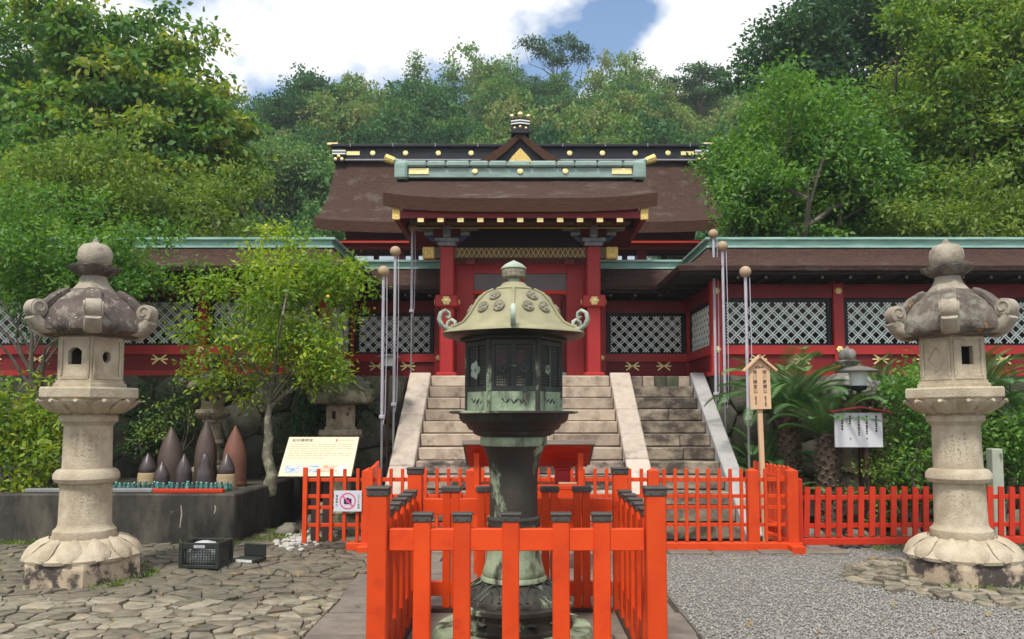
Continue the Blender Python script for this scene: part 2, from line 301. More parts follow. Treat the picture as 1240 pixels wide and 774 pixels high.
def clip(poly, px, py, nx, ny):
    out = []
    for i in range(len(poly)):
        a, b = poly[i], poly[(i + 1) % len(poly)]
        da = (a[0] - px) * nx + (a[1] - py) * ny; db = (b[0] - px) * nx + (b[1] - py) * ny
        if da <= 0: out.append(a)
        if da * db < 0:
            t = da / (da - db); out.append((a[0] + (b[0] - a[0]) * t, a[1] + (b[1] - a[1]) * t))
    return out
def cells(x0, x1, y0, y1, sp, seed, jit=.46, ax=1., drop=.0, rowshift=True, inside=None, wvar=0.):
    """irregular polygons that tile a rectangle (Voronoi cells of jittered points)"""
    r = random.Random(seed); pts = []; wts = []; sx = sp * ax; ny = int((y1 - y0) / sp) + 1; nx = int((x1 - x0) / sx) + 1
    for j in range(-1, ny + 1):
        for i in range(-1, nx + 1):
            if r.random() < drop: continue
            wts.append(r.uniform(-1, 1) * wvar * sp * sp); pts.append((x0 + (i + .5 + (j % 2) * .5 * rowshift + r.uniform(-jit, jit)) * sx, y0 + (j + .5 + r.uniform(-jit, jit)) * sp))
    grid = {}
    for k, p in enumerate(pts): grid.setdefault((int(p[0] // (sx * 2)), int(p[1] // (sp * 2))), []).append(k)
    res = []
    for k, (px, py) in enumerate(pts):
        if inside and not inside(px, py): continue
        gx, gy = int(px // (sx * 2)), int(py // (sp * 2)); poly = [(max(x0, px - 3 * sx), max(y0, py - 3 * sp)), (min(x1, px + 3 * sx), max(y0, py - 3 * sp)), (min(x1, px + 3 * sx), min(y1, py + 3 * sp)), (max(x0, px - 3 * sx), min(y1, py + 3 * sp))]
        if poly[0][0] >= poly[1][0] or poly[0][1] >= poly[2][1]: continue
        for a in (-1, 0, 1):
            for b in (-1, 0, 1):
                for q in grid.get((gx + a, gy + b), ()):
                    if q != k:
                        qx, qy = pts[q]; f_ = .5 + (wts[k] - wts[q]) / (2 * ((qx - px) ** 2 + (qy - py) ** 2) + 1e-9); poly = clip(poly, px + (qx - px) * f_, py + (qy - py) * f_, qx - px, qy - py)
                        if len(poly) < 3: break
                if len(poly) < 3: break
            if len(poly) < 3: break
        if len(poly) >= 3:
            ar = abs(sum(poly[i][0] * poly[(i + 1) % len(poly)][1] - poly[(i + 1) % len(poly)][0] * poly[i][1] for i in range(len(poly)))) / 2
            if ar > .15 * sp * sx: res.append(poly)
    return res
def cobble(poly, gap, h, ch, tilt, r, dome=0., cut=(.12, .30)):
    """a stone over a polygon: (x, y, z) vertices round its own centre"""
    n = len(poly); cx = sum(p[0] for p in poly) / n; cy = sum(p[1] for p in poly) / n
    pts = []
    for i in range(n):                                          # cut the corners for a rounder outline
        a, b, c = poly[i - 1], poly[i], poly[(i + 1) % n]; t = r.uniform(*cut)
        pts.append((b[0] + (a[0] - b[0]) * t, b[1] + (a[1] - b[1]) * t)); pts.append((b[0] + (c[0] - b[0]) * t, b[1] + (c[1] - b[1]) * t))
    if n > 6: pts = pts[::2]
    n = len(pts); vs = []; fs = []; tx, ty = r.uniform(-tilt, tilt), r.uniform(-tilt, tilt)
    for lv in range(3):
        for p in pts:
            dx, dy = p[0] - cx, p[1] - cy; l = math.hypot(dx, dy) or 1; k = max(.3, (l - gap - (ch if lv == 2 else 0)) / l)
            z = (-.03, h - ch * .7, h)[lv]; vs.append((dx * k, dy * k, z + (tx * dx + ty * dy if lv else 0)))
    for lv in range(2):
        for i in range(n): fs.append((lv * n + i, lv * n + (i + 1) % n, (lv + 1) * n + (i + 1) % n, (lv + 1) * n + i))
    if dome: vs.append((0, 0, h + dome)); fs += [(2 * n + i, 2 * n + (i + 1) % n, 3 * n) for i in range(n)]
    else: fs.append(tuple(2 * n + i for i in range(n)))
    return (cx, cy), vs, fs

# ---------------------------------------------------------------- foliage helpers
def leaf_arrays(cen, per, crad, size, rng, flat=.7, up=.7, aspect=.5, droop=.15, tint=None, spread=.5):
    cen = np.asarray(cen, float); n = len(cen) * per; c = np.repeat(cen, per, 0); cr_ = np.repeat(np.broadcast_to(crad, (len(cen),)), per)[:, None]
    off = rng.normal(size=(n, 3)) * np.array([1, 1, flat]) * spread; p = c + off * cr_
    nm = lambda a: a / (np.linalg.norm(a, axis=1, keepdims=True) + 1e-9)
    ax = nm(off * .8 + rng.normal(size=(n, 3)) * .6 - np.array([0, 0, droop])); nr = nm(rng.normal(size=(n, 3)) * .55 + np.array([0, -.15, up]))
    sd_ = nm(np.cross(ax, nr)); nr = np.cross(sd_, ax); L = (size * rng.uniform(.6, 1.35, n))[:, None]
    v = np.stack([p, p + ax * L * .45 + sd_ * L * aspect * .5 + nr * L * .08, p + ax * L, p + ax * L * .45 - sd_ * L * aspect * .5 + nr * L * .08], 1)
    ct = rng.uniform(0, 1, len(cen)) if tint is None else tint
    tt = np.clip(np.repeat(ct, per) * .65 + rng.uniform(0, .35, n), 0, 1)
    return v.reshape(-1, 3), tt
def leaf_mesh(name, vs, tint, m):
    n = len(vs) // 4; me = bpy.data.meshes.new(name); me.vertices.add(4 * n); me.vertices.foreach_set('co', np.ascontiguousarray(vs, np.float32).ravel())
    me.loops.add(4 * n); me.loops.foreach_set('vertex_index', np.arange(4 * n, dtype=np.int32)); me.polygons.add(n)
    me.polygons.foreach_set('loop_start', np.arange(0, 4 * n, 4, dtype=np.int32)); me.polygons.foreach_set('loop_total', np.full(n, 4, np.int32))
    a = me.attributes.new('tint', 'FLOAT', 'FACE'); a.data.foreach_set('value', np.asarray(tint, np.float32)); me.materials.append(m); me.update(calc_edges=True); return me
def lobe_clumps(lobes, per_area, rng, inner=.45):
    """clump centres spread through the outer shell of several ellipsoids"""
    out = []
    for (x, y, z, rx, ry, rz) in lobes:
        k = max(5, int(per_area * (rx * ry + rx * rz + ry * rz) * 4.2)); d = rng.normal(size=(k, 3)); d /= np.linalg.norm(d, axis=1, keepdims=True)
        rr = inner + (1 - inner) * rng.uniform(0, 1, k) ** .55
        bump = 1 + .13 * np.sin(d[:, 0] * 5 + x) * np.cos(d[:, 2] * 6 + y) + .08 * rng.normal(size=k)
        out.append(np.array([x, y, z]) + d * (rr * bump)[:, None] * np.array([rx, ry, rz]))
    return np.concatenate(out)
def branches(mb, base, top, r0, targets, rng, lean=0, n=7, kmin=.35):
    base, top = Vector(base), Vector(top); pts = []
    for i in range(7):
        t = i / 6; p = base.lerp(top, t); pts.append(p + Vector((rng.normal() * r0 * .5, rng.normal() * r0 * .5, 0)) * (t > 0))
    mb.tube(pts, [r0 * (1.35 if i == 0 else 1 - .5 * i / 6 if i < 4 else (.55, .32, .08)[i - 4]) for i in range(7)], n)
    ends = []
    for t in targets:
        t = Vector(t); k = rng.uniform(kmin, .98); i = min(5, int(k * 6)); s = pts[i].lerp(pts[i + 1], k * 6 - i); mid = s.lerp(t, .5) + Vector((rng.normal(), rng.normal(), -abs(rng.normal()) * .3)) * (t - s).length * .10
        q = [s, s.lerp(mid, .5) + Vector((0, 0, .04 * (t - s).length)), mid, mid.lerp(t, .55), t]; rr = r0 * (1 - .5 * k) * rng.uniform(.35, .6)
        mb.tube(q, [rr, rr * .8, rr * .6, rr * .4, rr * .15], 5); ends += q[2:4]
    return ends
def tree(name, label, loc, lobes, trunk_top, r0, leaf, dens, per, crad, m, seed, nb=14, group=None, tm=None, inner=.45, flat=.7, up=.7, aspect=.5, cat='tree', stems=1, twigs=True, parent=None, tintbias=0, droop=.15, kmin=.35):
    rng = np.random.default_rng(seed); t = thing(name, label, cat, loc, 0, group)
    cl = lobe_clumps(lobes, dens, rng, inner); vs, tt = leaf_arrays(cl, per, crad, leaf, rng, flat, up, aspect, droop)
    tt = np.clip(tt + tintbias, 0, 1)
    link('crown', leaf_mesh('crown', vs, tt, m), t)
    mb = MB()
    for s in range(stems):
        a = s * 2.4 + seed; bx, by = (0, 0) if stems == 1 else (math.cos(a) * r0 * 1.6, math.sin(a) * r0 * 1.6)
        tp = (trunk_top[0] + (bx * 6), trunk_top[1] + by * 6, trunk_top[2] * rng.uniform(.85, 1.1)) if stems > 1 else trunk_top
        tg = cl[rng.choice(len(cl), max(3, nb // stems), replace=False)]; e = branches(mb, (bx, by, -.1), tp, r0, tg, rng, kmin=kmin)
        if twigs:
            for q in e:
                d = np.linalg.norm(cl - np.array(q), axis=1); j = np.argsort(d)[rng.integers(0, 4)]
                c = Vector(cl[j]); mb.tube([q, q.lerp(c, .5) + Vector((0, 0, .03)), c], [r0 * .12, r0 * .08, r0 * .03], 4)
    mb.build('trunk', tm or TRUNK, t, True, 60); return t, cl

# ================================================================ SETTING
def struct(o): o['kind'] = 'structure'; return o
g = MB().box(-400, 400, -60, 600, -1.0, -.05).build('ground', SOIL); struct(g)
PZ = 2.15                                                       # height of the shrine terrace
# paved court of irregular flat stones on the left
pv = MB().box(-9.5, -1.38, 2.5, 12.0, -.04, -.012).build('stone_paving', SOIL); struct(pv)
def stones(parent, polys, gap, h, m, name, rr, limit=300, key=None, hj=.012, tilt=.06, dome=.0, ch=.012, cut=(.12, .30)):
    polys = sorted(polys, key=key) if key else polys; rest = MB()
    for i, p in enumerate(polys):
        (cx, cy), vs, fs = cobble(p, gap, h + rr.uniform(-hj, hj), ch, tilt, rr, dome, cut)
        if i < limit: link(name, MB().add(vs, fs).mesh(name, m, True, 40), parent, (cx, cy, 0))
        else: rest.add([(v[0] + cx, v[1] + cy, v[2]) for v in vs], fs)
    if rest.v: rest.build(name, m, parent, True, 40)['kind'] = 'stuff'
rr = random.Random(5)
vis = lambda p: abs(p[0][0] + .0) < p[0][1] * .70 + .4
pc = [p for p in cells(-7.6, -1.5, 4.6, 10.6, .100, 3, jit=.75, ax=1.1, drop=.22, wvar=1.5) if vis(p)]
stones(pv, pc, .006, .012, PAVE, 'paving_stone', rr, 300, key=lambda p: p[0][1], hj=.012, tilt=.09, ch=.007, cut=(.03, .16))
# slab path up the middle
pt = MB().box(-1.38, 1.28, 2.0, 9.7, -.04, -.008).build('path', SOIL); struct(pt)
y = 3.9; k = 0
while y < 8.7:
    d = rr.uniform(.42, .62); x = -1.5 + rr.uniform(-.05, .05)
    while x < 1.2:
        w_ = rr.uniform(.5, .95); x1 = min(1.24, x + w_)
        if 1.24 - x1 < .25: x1 = 1.24 + rr.uniform(-.04, .05)
        link('path_slab', MB().box(-(x1 - x) / 2 + .008, (x1 - x) / 2 - .008, -d / 2 + .008, d / 2 - .008, -.05, .02 + rr.uniform(-.004, .006), .008).mesh('path_slab', SLAB), pt, ((x + x1) / 2, y + d / 2, 0)); x = x1
    y += d
x = -1.6
while x < 3.4:                                                   # kerb course under the lattice fence
    w_ = rr.uniform(.35, .8); link('kerb_stone', MB().box(.008, w_ - .008, 0, .36 + rr.uniform(-.05, .04), -.05, .03 + rr.uniform(-.008, .012), .012).mesh('kerb_stone', SLAB), pt, (x, 8.72, 0)); x += w_
# gravel on the right
gv = MB().box(1.26, 9.5, 2.5, 9.5, -.04, -.004).build('gravel_yard', GRAV); struct(gv)
rng = np.random.default_rng(4); n = 48000
gy = 4.7 + 4.6 * rng.uniform(0, 1, n) ** 1.3; gx = 1.27 + (gy * .70 + .2 - 1.27) * rng.uniform(0, 1, n); sz = rng.uniform(.004, .0115, n)
oc = np.array([[1, 0, 0], [0, 1, 0], [-1, 0, 0], [0, -1, 0], [0, 0, .75], [0, 0, -.75]])
vv = oc[None] * sz[:, None, None] * rng.uniform(.6, 1.3, (n, 6, 1)); a = rng.uniform(0, 6.28, n); ca, sa = np.cos(a)[:, None], np.sin(a)[:, None]
vv = np.stack([vv[..., 0] * ca - vv[..., 1] * sa + gx[:, None], vv[..., 0] * sa + vv[..., 1] * ca + gy[:, None], vv[..., 2] + .004 + .006 * rng.uniform(0, 1, (n, 1))], -1)
tri = np.array([[0, 1, 4], [1, 2, 4], [2, 3, 4], [3, 0, 4]]); ff = (tri[None] + (np.arange(n) * 6)[:, None, None]).reshape(-1, 3)
me = bpy.data.meshes.new('gravel'); me.from_pydata(vv.reshape(-1, 3).tolist(), [], ff.tolist()); me.materials.append(PEB); ta = me.attributes.new('tint', 'FLOAT', 'FACE'); ta.data.foreach_set('value', np.repeat(rng.uniform(0, 1, n), 4).astype(np.float32))
tag(link('gravel', me), 'loose grey gravel spread over the court on the right', 'gravel', kind='stuff')

# hillside
def hillz(x, y):
    t = max(0., min(1., (y - 27) / 45)); z = 26.5 * t
    s = max(0, abs(x) - 11) / 10; z2 = min(1, s) * max(0, min(1, (y - 16) / 14)) * 7
    return max(z, z2) + (1.2 * math.sin(x * .13 + 1) + .8 * math.sin(x * .31 + y * .1)) * t + max(0, y - 72) * .05
hv = []; nx, ny = 61, 50
for j in range(ny):
    for i in range(nx):
        x, y = -120 + 240 * i / (nx - 1), 15 + 130 * j / (ny - 1); hv.append((x, y, hillz(x, y) - .3))
hf = [(j * nx + i, j * nx + i + 1, (j + 1) * nx + i + 1, (j + 1) * nx + i) for j in range(ny - 1) for i in range(nx - 1)]
struct(MB().add(hv, hf).build('hillside', HILL, None, True, 0))

# forest that covers the hillside: one mass
rng = np.random.default_rng(21); var = []
for s in range(6):
    r2 = np.random.default_rng(100 + s)
    lb = [(r2.normal() * .35, r2.normal() * .35, r2.uniform(.1, .6), r2.uniform(.5, .75), r2.uniform(.5, .75), r2.uniform(.4, .65)) for _ in range(4 + s % 3)]
    cl = lobe_clumps(lb, 9, r2, .6); vs, tt = leaf_arrays(cl, 30, .15, .085, r2, .6, .8, .6)
    keep = ~((vs.reshape(-1, 4, 3)[:, 0, 2] < -.25)); var.append((vs.reshape(-1, 4, 3)[keep], tt[keep]))
AV, AT = [], []; ftr = MB(); y = 32.
while y < 76:
    x = -(y * .72 + 4)
    while x < y * .72 + 4:
        px, py = x + rng.uniform(-1.5, 1.5), y + rng.uniform(-1.4, 1.4); s = rng.uniform(1.9, 3.3) * (.85 + .3 * (y - 32) / 44)
        if y > 60: s *= rng.uniform(.75, .98)
        v, t_ = var[rng.integers(0, 6)]; th = rng.uniform(0, 6.28); c_, s_ = math.cos(th), math.sin(th); zs = s * rng.uniform(.9, 1.35)
        bz = hillz(px, py); z0 = bz + s * rng.uniform(.9, 1.4)
        w3 = np.stack([(v[..., 0] * c_ - v[..., 1] * s_) * s + px, (v[..., 0] * s_ + v[..., 1] * c_) * s + py, v[..., 2] * zs + z0], -1)
        AV.append(w3.reshape(-1, 3)); AT.append(np.clip(rng.uniform(-.05, .95) * .85 + (t_ - .5) * .45, 0, 1))
        ftr.tube([(px, py, bz - .5), (px + rng.normal() * .2, py, z0)], [.16, .09], 4); x += rng.uniform(3.0, 4.6)
    y += rng.uniform(3.0, 3.8)
fo = tag(link('forest', leaf_mesh('forest', np.concatenate(AV), np.concatenate(AT), L_FOR)), 'dense mixed green forest covering the hillside behind the shrine', 'forest', kind='stuff')
ftr.build('forest_trunks', TRUNK, fo)['kind'] = 'stuff'

# ================================================================ TERRACE, RETAINING WALLS, STAIRS
struct(MB().box(-14, 14, 12.78, 30, -.5, PZ - .006).build('terrace', SOIL))
for sgn, nm in ((1, 'right'), (-1, 'left')):
    x0, x1 = (3.0, 11.0) if sgn > 0 else (1.8, 12.5)
    rw = MB().box(sgn * x0, sgn * x1, 12.03, 12.79, -.5, PZ - .03).build('retaining_wall', SOIL)
    tag(rw, 'old retaining wall of large rough dark stones %s of the staircase' % nm, 'wall')
    rq = random.Random(40 + sgn)
    for p in cells(x0, x1, 0., PZ - .01, .52, 50 + sgn, jit=.34, ax=1.35):
        (cx, cz), vs, fs = cobble(p, .014, .05 + rq.uniform(-.02, .03), .03, .06, rq, .02, (.04, .13))
        vs = [(sgn * v[0], -v[2], v[1]) for v in vs]
        if sgn < 0: fs = [q[::-1] for q in fs]
        link('wall_stone', MB().add(vs, fs).mesh('wall_stone', RETAIN, True, 40), rw, (sgn * cx, 12.03, cz))
NS, RIS, TR, Y0 = 12, PZ / 12, .255, 9.75
st = thing('stone_staircase', 'wide flight of pale granite steps climbing to the red gate', 'staircase', (0, Y0, 0))
st2 = thing('stone_staircase', 'narrow flight of dark stained steps right of the main stairs', 'staircase', (2.22, Y0, 0))
rq = random.Random(9)
def flight(parent, xa, xb, n, mfun, nose=.03):
    for i in range(n):
        cuts = [xa] + sorted(rq.uniform(xa + .4, xb - .4) for _ in range(rq.choice((1, 2)) if xb - xa > 1.5 else rq.choice((0, 0, 1)))) + [xb]
        cuts = [c for j, c in enumerate(cuts) if j == 0 or j == len(cuts) - 1 or c - cuts[j - 1] > .35]
        for a, b in zip(cuts, cuts[1:]):
            w = (b - a) - .007; dz = rq.uniform(-.003, .003)
            link('step_stone', MB().box(-w / 2, w / 2, rq.uniform(0, .008), TR + .06 if i < n - 1 else .5, 0, RIS - .012, .012).add([], []).mesh('step_stone', mfun(i)), parent, ((a + b) / 2, i * TR, i * RIS + .006 + dz))
        MB().box(xa + .01, xb - .01, i * TR + .05, i * TR + TR + .2, -.2, i * RIS + RIS - .02).build('step_core', STEPD, parent)
flight(st, -1.43, 1.43, NS, lambda i: STEP if i > 4 else STEPL)
flight(st2, -.45, .50, NS - 1, lambda i: STEPD)
for i in range(5):                                               # course of blocks closing the top of the narrow flight
    link('cap_block', MB().box(.005, .185, 0, .3, 0, RIS - .01, .012).mesh('cap_block', (STEPD, STEP, RETAIN, RETAIN, STEP)[i]), st2, (-.45 + i * .19, (NS - 1) * TR - .02, (NS - 1) * RIS))
def stringer(parent, xa, xb, m, cuts, y0=-.12):
    L0 = Vector((0, y0, RIS * .25)); L1 = Vector((0, (NS - 1) * TR + .10, PZ + .02)); d = (L1 - L0); u = d.normalized()
    for a, b in zip(cuts, cuts[1:]):
        p, q = L0 + d * a + u * .003, L0 + d * b - u * .003
        MB().beam((xa / 2 + xb / 2, p.y, p.z - .06), (xa / 2 + xb / 2, q.y, q.z - .06), abs(xb - xa), .24, b=.014).build('stringer_slab', m, parent)
    MB().add([(xa, y0 + .1, -.3), (xa, L1.y, -.3), (xa, L1.y, L1.z - .2), (xb, y0 + .1, -.3), (xb, L1.y, -.3), (xb, L1.y, L1.z - .2)], [(0, 1, 2), (3, 5, 4), (0, 2, 5, 3)]).build('stringer_base', STEPD, parent)
stringer(st, -1.77, -1.435, STRING, (0, .36, .68, 1)); stringer(st, 1.435, 1.76, STRING, (0, .40, .72, 1))
stringer(st2, .505, .73, STRINGG, (0, 1))
# landing edge at the top of the stairs
x = -1.43
while x < 1.42:
    w_ = min(rq.uniform(.3, .8), 1.43 - x)
    if w_ > .05: link('landing_stone', MB().box(.004, w_ - .004, 0, .45, 0, .05, .01).mesh('landing_stone', STEP), st, (x, (NS - 1) * TR + .06, PZ - .045))
    x += w_

# ================================================================ ROOFED LATTICE WALLS
def sweep(mb, path, prof):
    P = [Vector((p[0], p[1])) for p in path]; n = len(P); k = len(prof); vs = []
    for i, p in enumerate(P):
        ns = []
        if i > 0: d = (p - P[i - 1]).normalized(); ns.append(Vector((d.y, -d.x)))
        if i < n - 1: d = (P[i + 1] - p).normalized(); ns.append(Vector((d.y, -d.x)))
        m_ = ns[0] if len(ns) == 1 else (ns[0] + ns[1]) / (1 + ns[0].dot(ns[1]))
        vs += [(p.x + m_.x * d_, p.y + m_.y * d_, z) for d_, z in prof]
    fs = [(i * k + j, i * k + (j + 1) % k, (i + 1) * k + (j + 1) % k, (i + 1) * k + j) for i in range(n - 1) for j in range(k)]
    fs += [tuple(reversed(range(k))), tuple((n - 1) * k + j for j in range(k))]
    return mb.add(vs, fs)
def lattice_strips(mb, w, h, pitch=.19, sw=.017, gap=.018):
    for fam in (1, -1):
        c = -h if fam < 0 else 0
        lo, hi = (0, w + h) if fam > 0 else (-h, w)
        c = lo + pitch * .5
        while c < hi:
            for o in (-gap, gap):
                cc = c + o * 1.414
                if fam > 0: xa, xb = max(0, cc - h), min(w, cc); za, zb = cc - xa, cc - xb
                else: xa, xb = max(0, cc), min(w, cc + h); za, zb = xa - cc, xb - cc
                if xb - xa > .02: mb.beam((xa, fam * .004, za), (xb, fam * .004, zb), .012, sw, up=(0, -1, 0) if False else (0, 0, 1))
            c += pitch
    return mb
XF = 9.6
FLOWER = MB()
for k in range(6):
    a = k * math.pi / 3; FLOWER.lathe([(.0, -.012), (.016, -.010), (.016, .004), (.006, .012)], 8, 0, math.cos(a) * .022, math.sin(a) * .022)
FLOWER.lathe([(.014, -.01), (.014, .014), (.0, .018)], 8)
FLM = FLOWER.mesh('gold_stud', GOLD, True)
LOZ = MB()
for sx in (-1, 1):
    for k in range(3): LOZ.beam((sx * .012, 0, 0), (sx * (.13 - .02 * abs(k - 1)), 0, (k - 1) * .075), .012, .022)
LOZ.lathe([(.03, -.01), (.03, .01), (.012, .02)], 8)
LOZM = LOZ.mesh('gold_fitting', GOLD)
for side, nm in ((1, 'right'), (-1, 'left')):
    wt = thing('lattice_wall', 'roofed red lattice wall with verdigris ridge %s of the gate' % nm, 'wall')
    def fin(mb, name, m, smooth=False):
        if side < 0: mb.v = [(-x, y, z) for x, y, z in mb.v]; mb.f = [q[::-1] for q in mb.f]
        return mb.build(name, m, wt, smooth)
    path = [(1.36, 14.0), (3.05, 14.0), (3.05, 12.2), (XF, 12.2)]
    Z1 = 4.12
    roofp = [(-.70, 3.66), (.70, 3.66), (.72, 3.73), (.45, 3.83), (.24, 3.97), (.12, Z1), (-.12, Z1), (-.24, 3.97), (-.45, 3.83), (-.72, 3.73)]
    fin(sweep(MB(), path, roofp), 'roof', BARKM if False else BARK)
    fin(sweep(MB(), path, [(-.66, 3.61), (.66, 3.61), (.66, 3.658), (-.66, 3.658)]), 'eave_board', DARK)
    for i in range(3):                                            # copper ridge, in capped lengths
        fin(sweep(MB(), path, [(-.15, Z1), (.15, Z1), (.15, Z1 + .03), (.11, Z1 + .04), (.11, Z1 + .115), (.17, Z1 + .125), (.17, Z1 + .16), (.0, Z1 + .19), (-.17, Z1 + .16), (-.17, Z1 + .125), (-.11, Z1 + .115), (-.11, Z1 + .04), (-.15, Z1 + .03)]), 'ridge', COPPER) if i == 0 else None
    segs = [((1.36, 14.0), (3.05, 14.0)), ((3.05, 14.0), (3.05, 12.2)), ((3.05, 12.2), (XF, 12.2))]
    fin(sweep(MB(), path, [(-.07, 3.34), (.07, 3.34), (.07, 3.56), (-.07, 3.56)]), 'top_beam', DRED)
    fin(sweep(MB(), path, [(-.09, 2.46), (.09, 2.46), (.09, 2.60), (-.09, 2.60)]), 'sill_beam', RED)
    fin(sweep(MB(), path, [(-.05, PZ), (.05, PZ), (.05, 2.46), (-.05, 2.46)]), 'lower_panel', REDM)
    fin(sweep(MB(), path, [(-.08, PZ - .02), (.085, PZ - .02), (.085, PZ + .06), (-.08, PZ + .06)]), 'base_beam', RED)
    # corridor wall behind the lattice
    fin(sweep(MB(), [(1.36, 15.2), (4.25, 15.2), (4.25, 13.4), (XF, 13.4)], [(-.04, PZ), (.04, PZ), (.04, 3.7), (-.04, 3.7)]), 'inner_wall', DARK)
    posts = [(1.45, 14.0), (3.05, 14.0), (3.05, 12.2)] + [(3.05 + 1.9 * i, 12.2) for i in range(1, 4)]
    for (px, py) in posts:
        fin(MB().box(px - .08, px + .08, py - .095, py + .08, PZ, 3.62, .008), 'post', RED)
        for zz in (2.53, 3.45):
            for q in ((px, py - .10, (R(90), 0, 0)),):
                link('gold_stud', FLM, wt, (side * q[0], q[1], zz), q[2], (1.5, 1.5, 1.5))
    bays = [((1.55, 14.0), (2.95, 14.0)), ((3.05, 13.9), (3.05, 12.3))] + [((3.15 + 1.9 * i, 12.2), (4.85 + 1.9 * i, 12.2)) for i in range(3)] + [((8.85, 12.2), (XF, 12.2))]
    for (a, b) in bays:
        A, Bv = Vector((*a, 0)), Vector((*b, 0)); d = (Bv - A); L_ = d.length; d.normalize(); ang = math.atan2(d.y, d.x)
        T = Matrix.Translation((a[0], a[1], 2.60)) @ Matrix.Rotation(ang, 4, 'Z'); H = .74
        fr = MB()
        for bx_ in ((0, .06, 0, H), (L_ - .06, L_, 0, H), (.06, L_ - .06, 0, .03), (.06, L_ - .06, H - .05, H)): fr.box(bx_[0], bx_[1], -.03, .03, bx_[2], bx_[3])
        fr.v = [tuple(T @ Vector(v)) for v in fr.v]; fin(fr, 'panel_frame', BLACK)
        la = lattice_strips(MB(), L_ - .14, H - .10); T2 = T @ Matrix.Translation((.07, 0, .04)); la.v = [tuple(T2 @ Vector(v)) for v in la.v]
        fin(la, 'lattice', LATT)['kind'] = 'stuff'
        nst = 2 if L_ > 1.2 else 1
        if L_ > .9 and a[0] != b[0]:
            for q in range(2): link('gold_fitting', LOZM, wt, (side * (a[0] + d.x * L_ * (.32 + .40 * q)), a[1] - .062, 2.385), None)
    RF = {}
    for (a, b) in segs:                                           # rafters with pale tips under the eave
        d = Vector((b[0] - a[0], b[1] - a[1])); L_ = d.length; d.normalize(); nn = Vector((d.y, -d.x)); s = .2
        while s < L_ - .1:
            p = Vector(a) + d * s
            fin(MB().beam((p.x, p.y, 3.585), (p.x + nn.x * .60, p.y + nn.y * .60, 3.575), .045, .05), 'rafter', DARK)
            q = p + nn * .603; fin(MB().box(q.x - .02, q.x + .02, q.y - .003, q.y + .003, 3.555, 3.597) if abs(nn.y) > .5 else MB().box(q.x - .003, q.x + .003, q.y - .02, q.y + .02, 3.555, 3.597), 'rafter_tip', PATT); s += .42

# ================================================================ GATE
gt = thing('shrine_gate', 'red shrine gate with bark roof and gilt fittings atop the stairs', 'gate', (0, 13.0, PZ))
G = lambda z: z - PZ
for s in (-1, 1):
    for yy in (0.0, 1.5):
        B('post', RED, gt, s * 1.22 - .115, s * 1.22 + .115, yy - .115, yy + .115, .0, G(4.32), b=.02)
        B('post_base', RED, gt, s * 1.22 - .17, s * 1.22 + .17, yy - .17, yy + .17, 0, .07, b=.03)
    MB().box(s * 1.22 - .19, s * 1.22 + .19, -.17, .17, G(3.30), G(3.50), .02).build('tie_block', RED, gt)
    link('gold_stud', FLM, gt, (s * 1.22, -.185, G(3.40)), (R(90), 0, 0), (2.1, 2.1, 2.1))
    for q in (-1, 1): link('gold_stud', FLM, gt, (s * 1.22 + q * .20, 0, G(3.40)), (0, R(90), 0), (1.2, 1.2, 1.2))
    # bracket set on the post
    bk = B('bracket', BRKT, gt, s * 1.22 - .15, s * 1.22 + .15, -.15, .15, G(4.33), G(4.40), b=.025)
    MB().box(s * 1.22 - .20, s * 1.22 + .20, -.17, .17, G(4.40), G(4.46), .02).build('bearing_block', BRKT, bk)
    for q in (-1, 1):
        MB().tube([(s * 1.22 + q * .12, -.05, G(4.44)), (s * 1.22 + q * .24, -.05, G(4.45)), (s * 1.22 + q * .33, -.05, G(4.52))], [.05, .05, .035], 8).build('bracket_arm', SLATE, bk, True)
        MB().box(s * 1.22 + q * .30 - .08, s * 1.22 + q * .30 + .08, -.13, .05, G(4.51), G(4.57), .02).build('bearing_block', BRKT, bk)
        MB().beam((s * 1.22 + q * .22, -.04, G(4.60)), (s * 1.22 + q * .52, -.04, G(4.62)), .09, .035).build('bracket_wing', BRKT, bk)
    MB().box(s * 1.22 - .06, s * 1.22 + .06, -.21, .06, G(4.46), G(4.66), .02).build('bracket_nose', BRKT, bk)
    # jambs and side panels
    B('jamb', RED, gt, min(s * .80, s * 1.10), max(s * .80, s * 1.10), .42, .56, 0, G(4.12), b=.01)
    B('side_panel', RED, gt, min(s * 1.10, s * 1.36), max(s * 1.10, s * 1.36), .46, .52, 0, G(4.12))
# brocade tie beam with gilt ends
B('tie_beam', PATT, gt, -1.11, 1.11, -.08, .08, G(4.13), G(4.31), b=.01)
for s in (-1, 1):
    B('beam_stub', PATT, gt, min(s * 1.33, s * 1.43), max(s * 1.33, s * 1.43), -.08, .08, G(4.13), G(4.31))
    B('gilt_beam_end', GOLDP, gt, min(s * 1.43, s * 1.63), max(s * 1.43, s * 1.63), -.09, .09, G(4.12), G(4.32), b=.015)
for i in range(26):                                              # diamond pattern on the beam
    x = -1.05 + i * .082
    mbx = MB(); mbx.beam((x, -.083, G(4.145)), (x + .075, -.083, G(4.295)), .004, .007); mbx.beam((x + .075, -.0865, G(4.145)), (x, -.0865, G(4.295)), .004, .007); mbx.build('beam_diamond', GOLDP, gt)
B('lintel', DARK, gt, -1.9, 1.9, -.12, .02, G(4.64), G(4.78))
B('lintel_panel', DARK, gt, -1.0, 1.0, -.02, .03, G(4.313), G(4.64))
B('gilt_strip', GOLDP, gt, -1.75, 1.75, -.145, -.122, G(4.615), G(4.635))
B('brocade_board', PATT, gt, -1.8, 1.8, -.40, -.14, G(4.655), G(4.69))
B('header', RED, gt, -.80, .80, .42, .56, G(3.96), G(4.12))
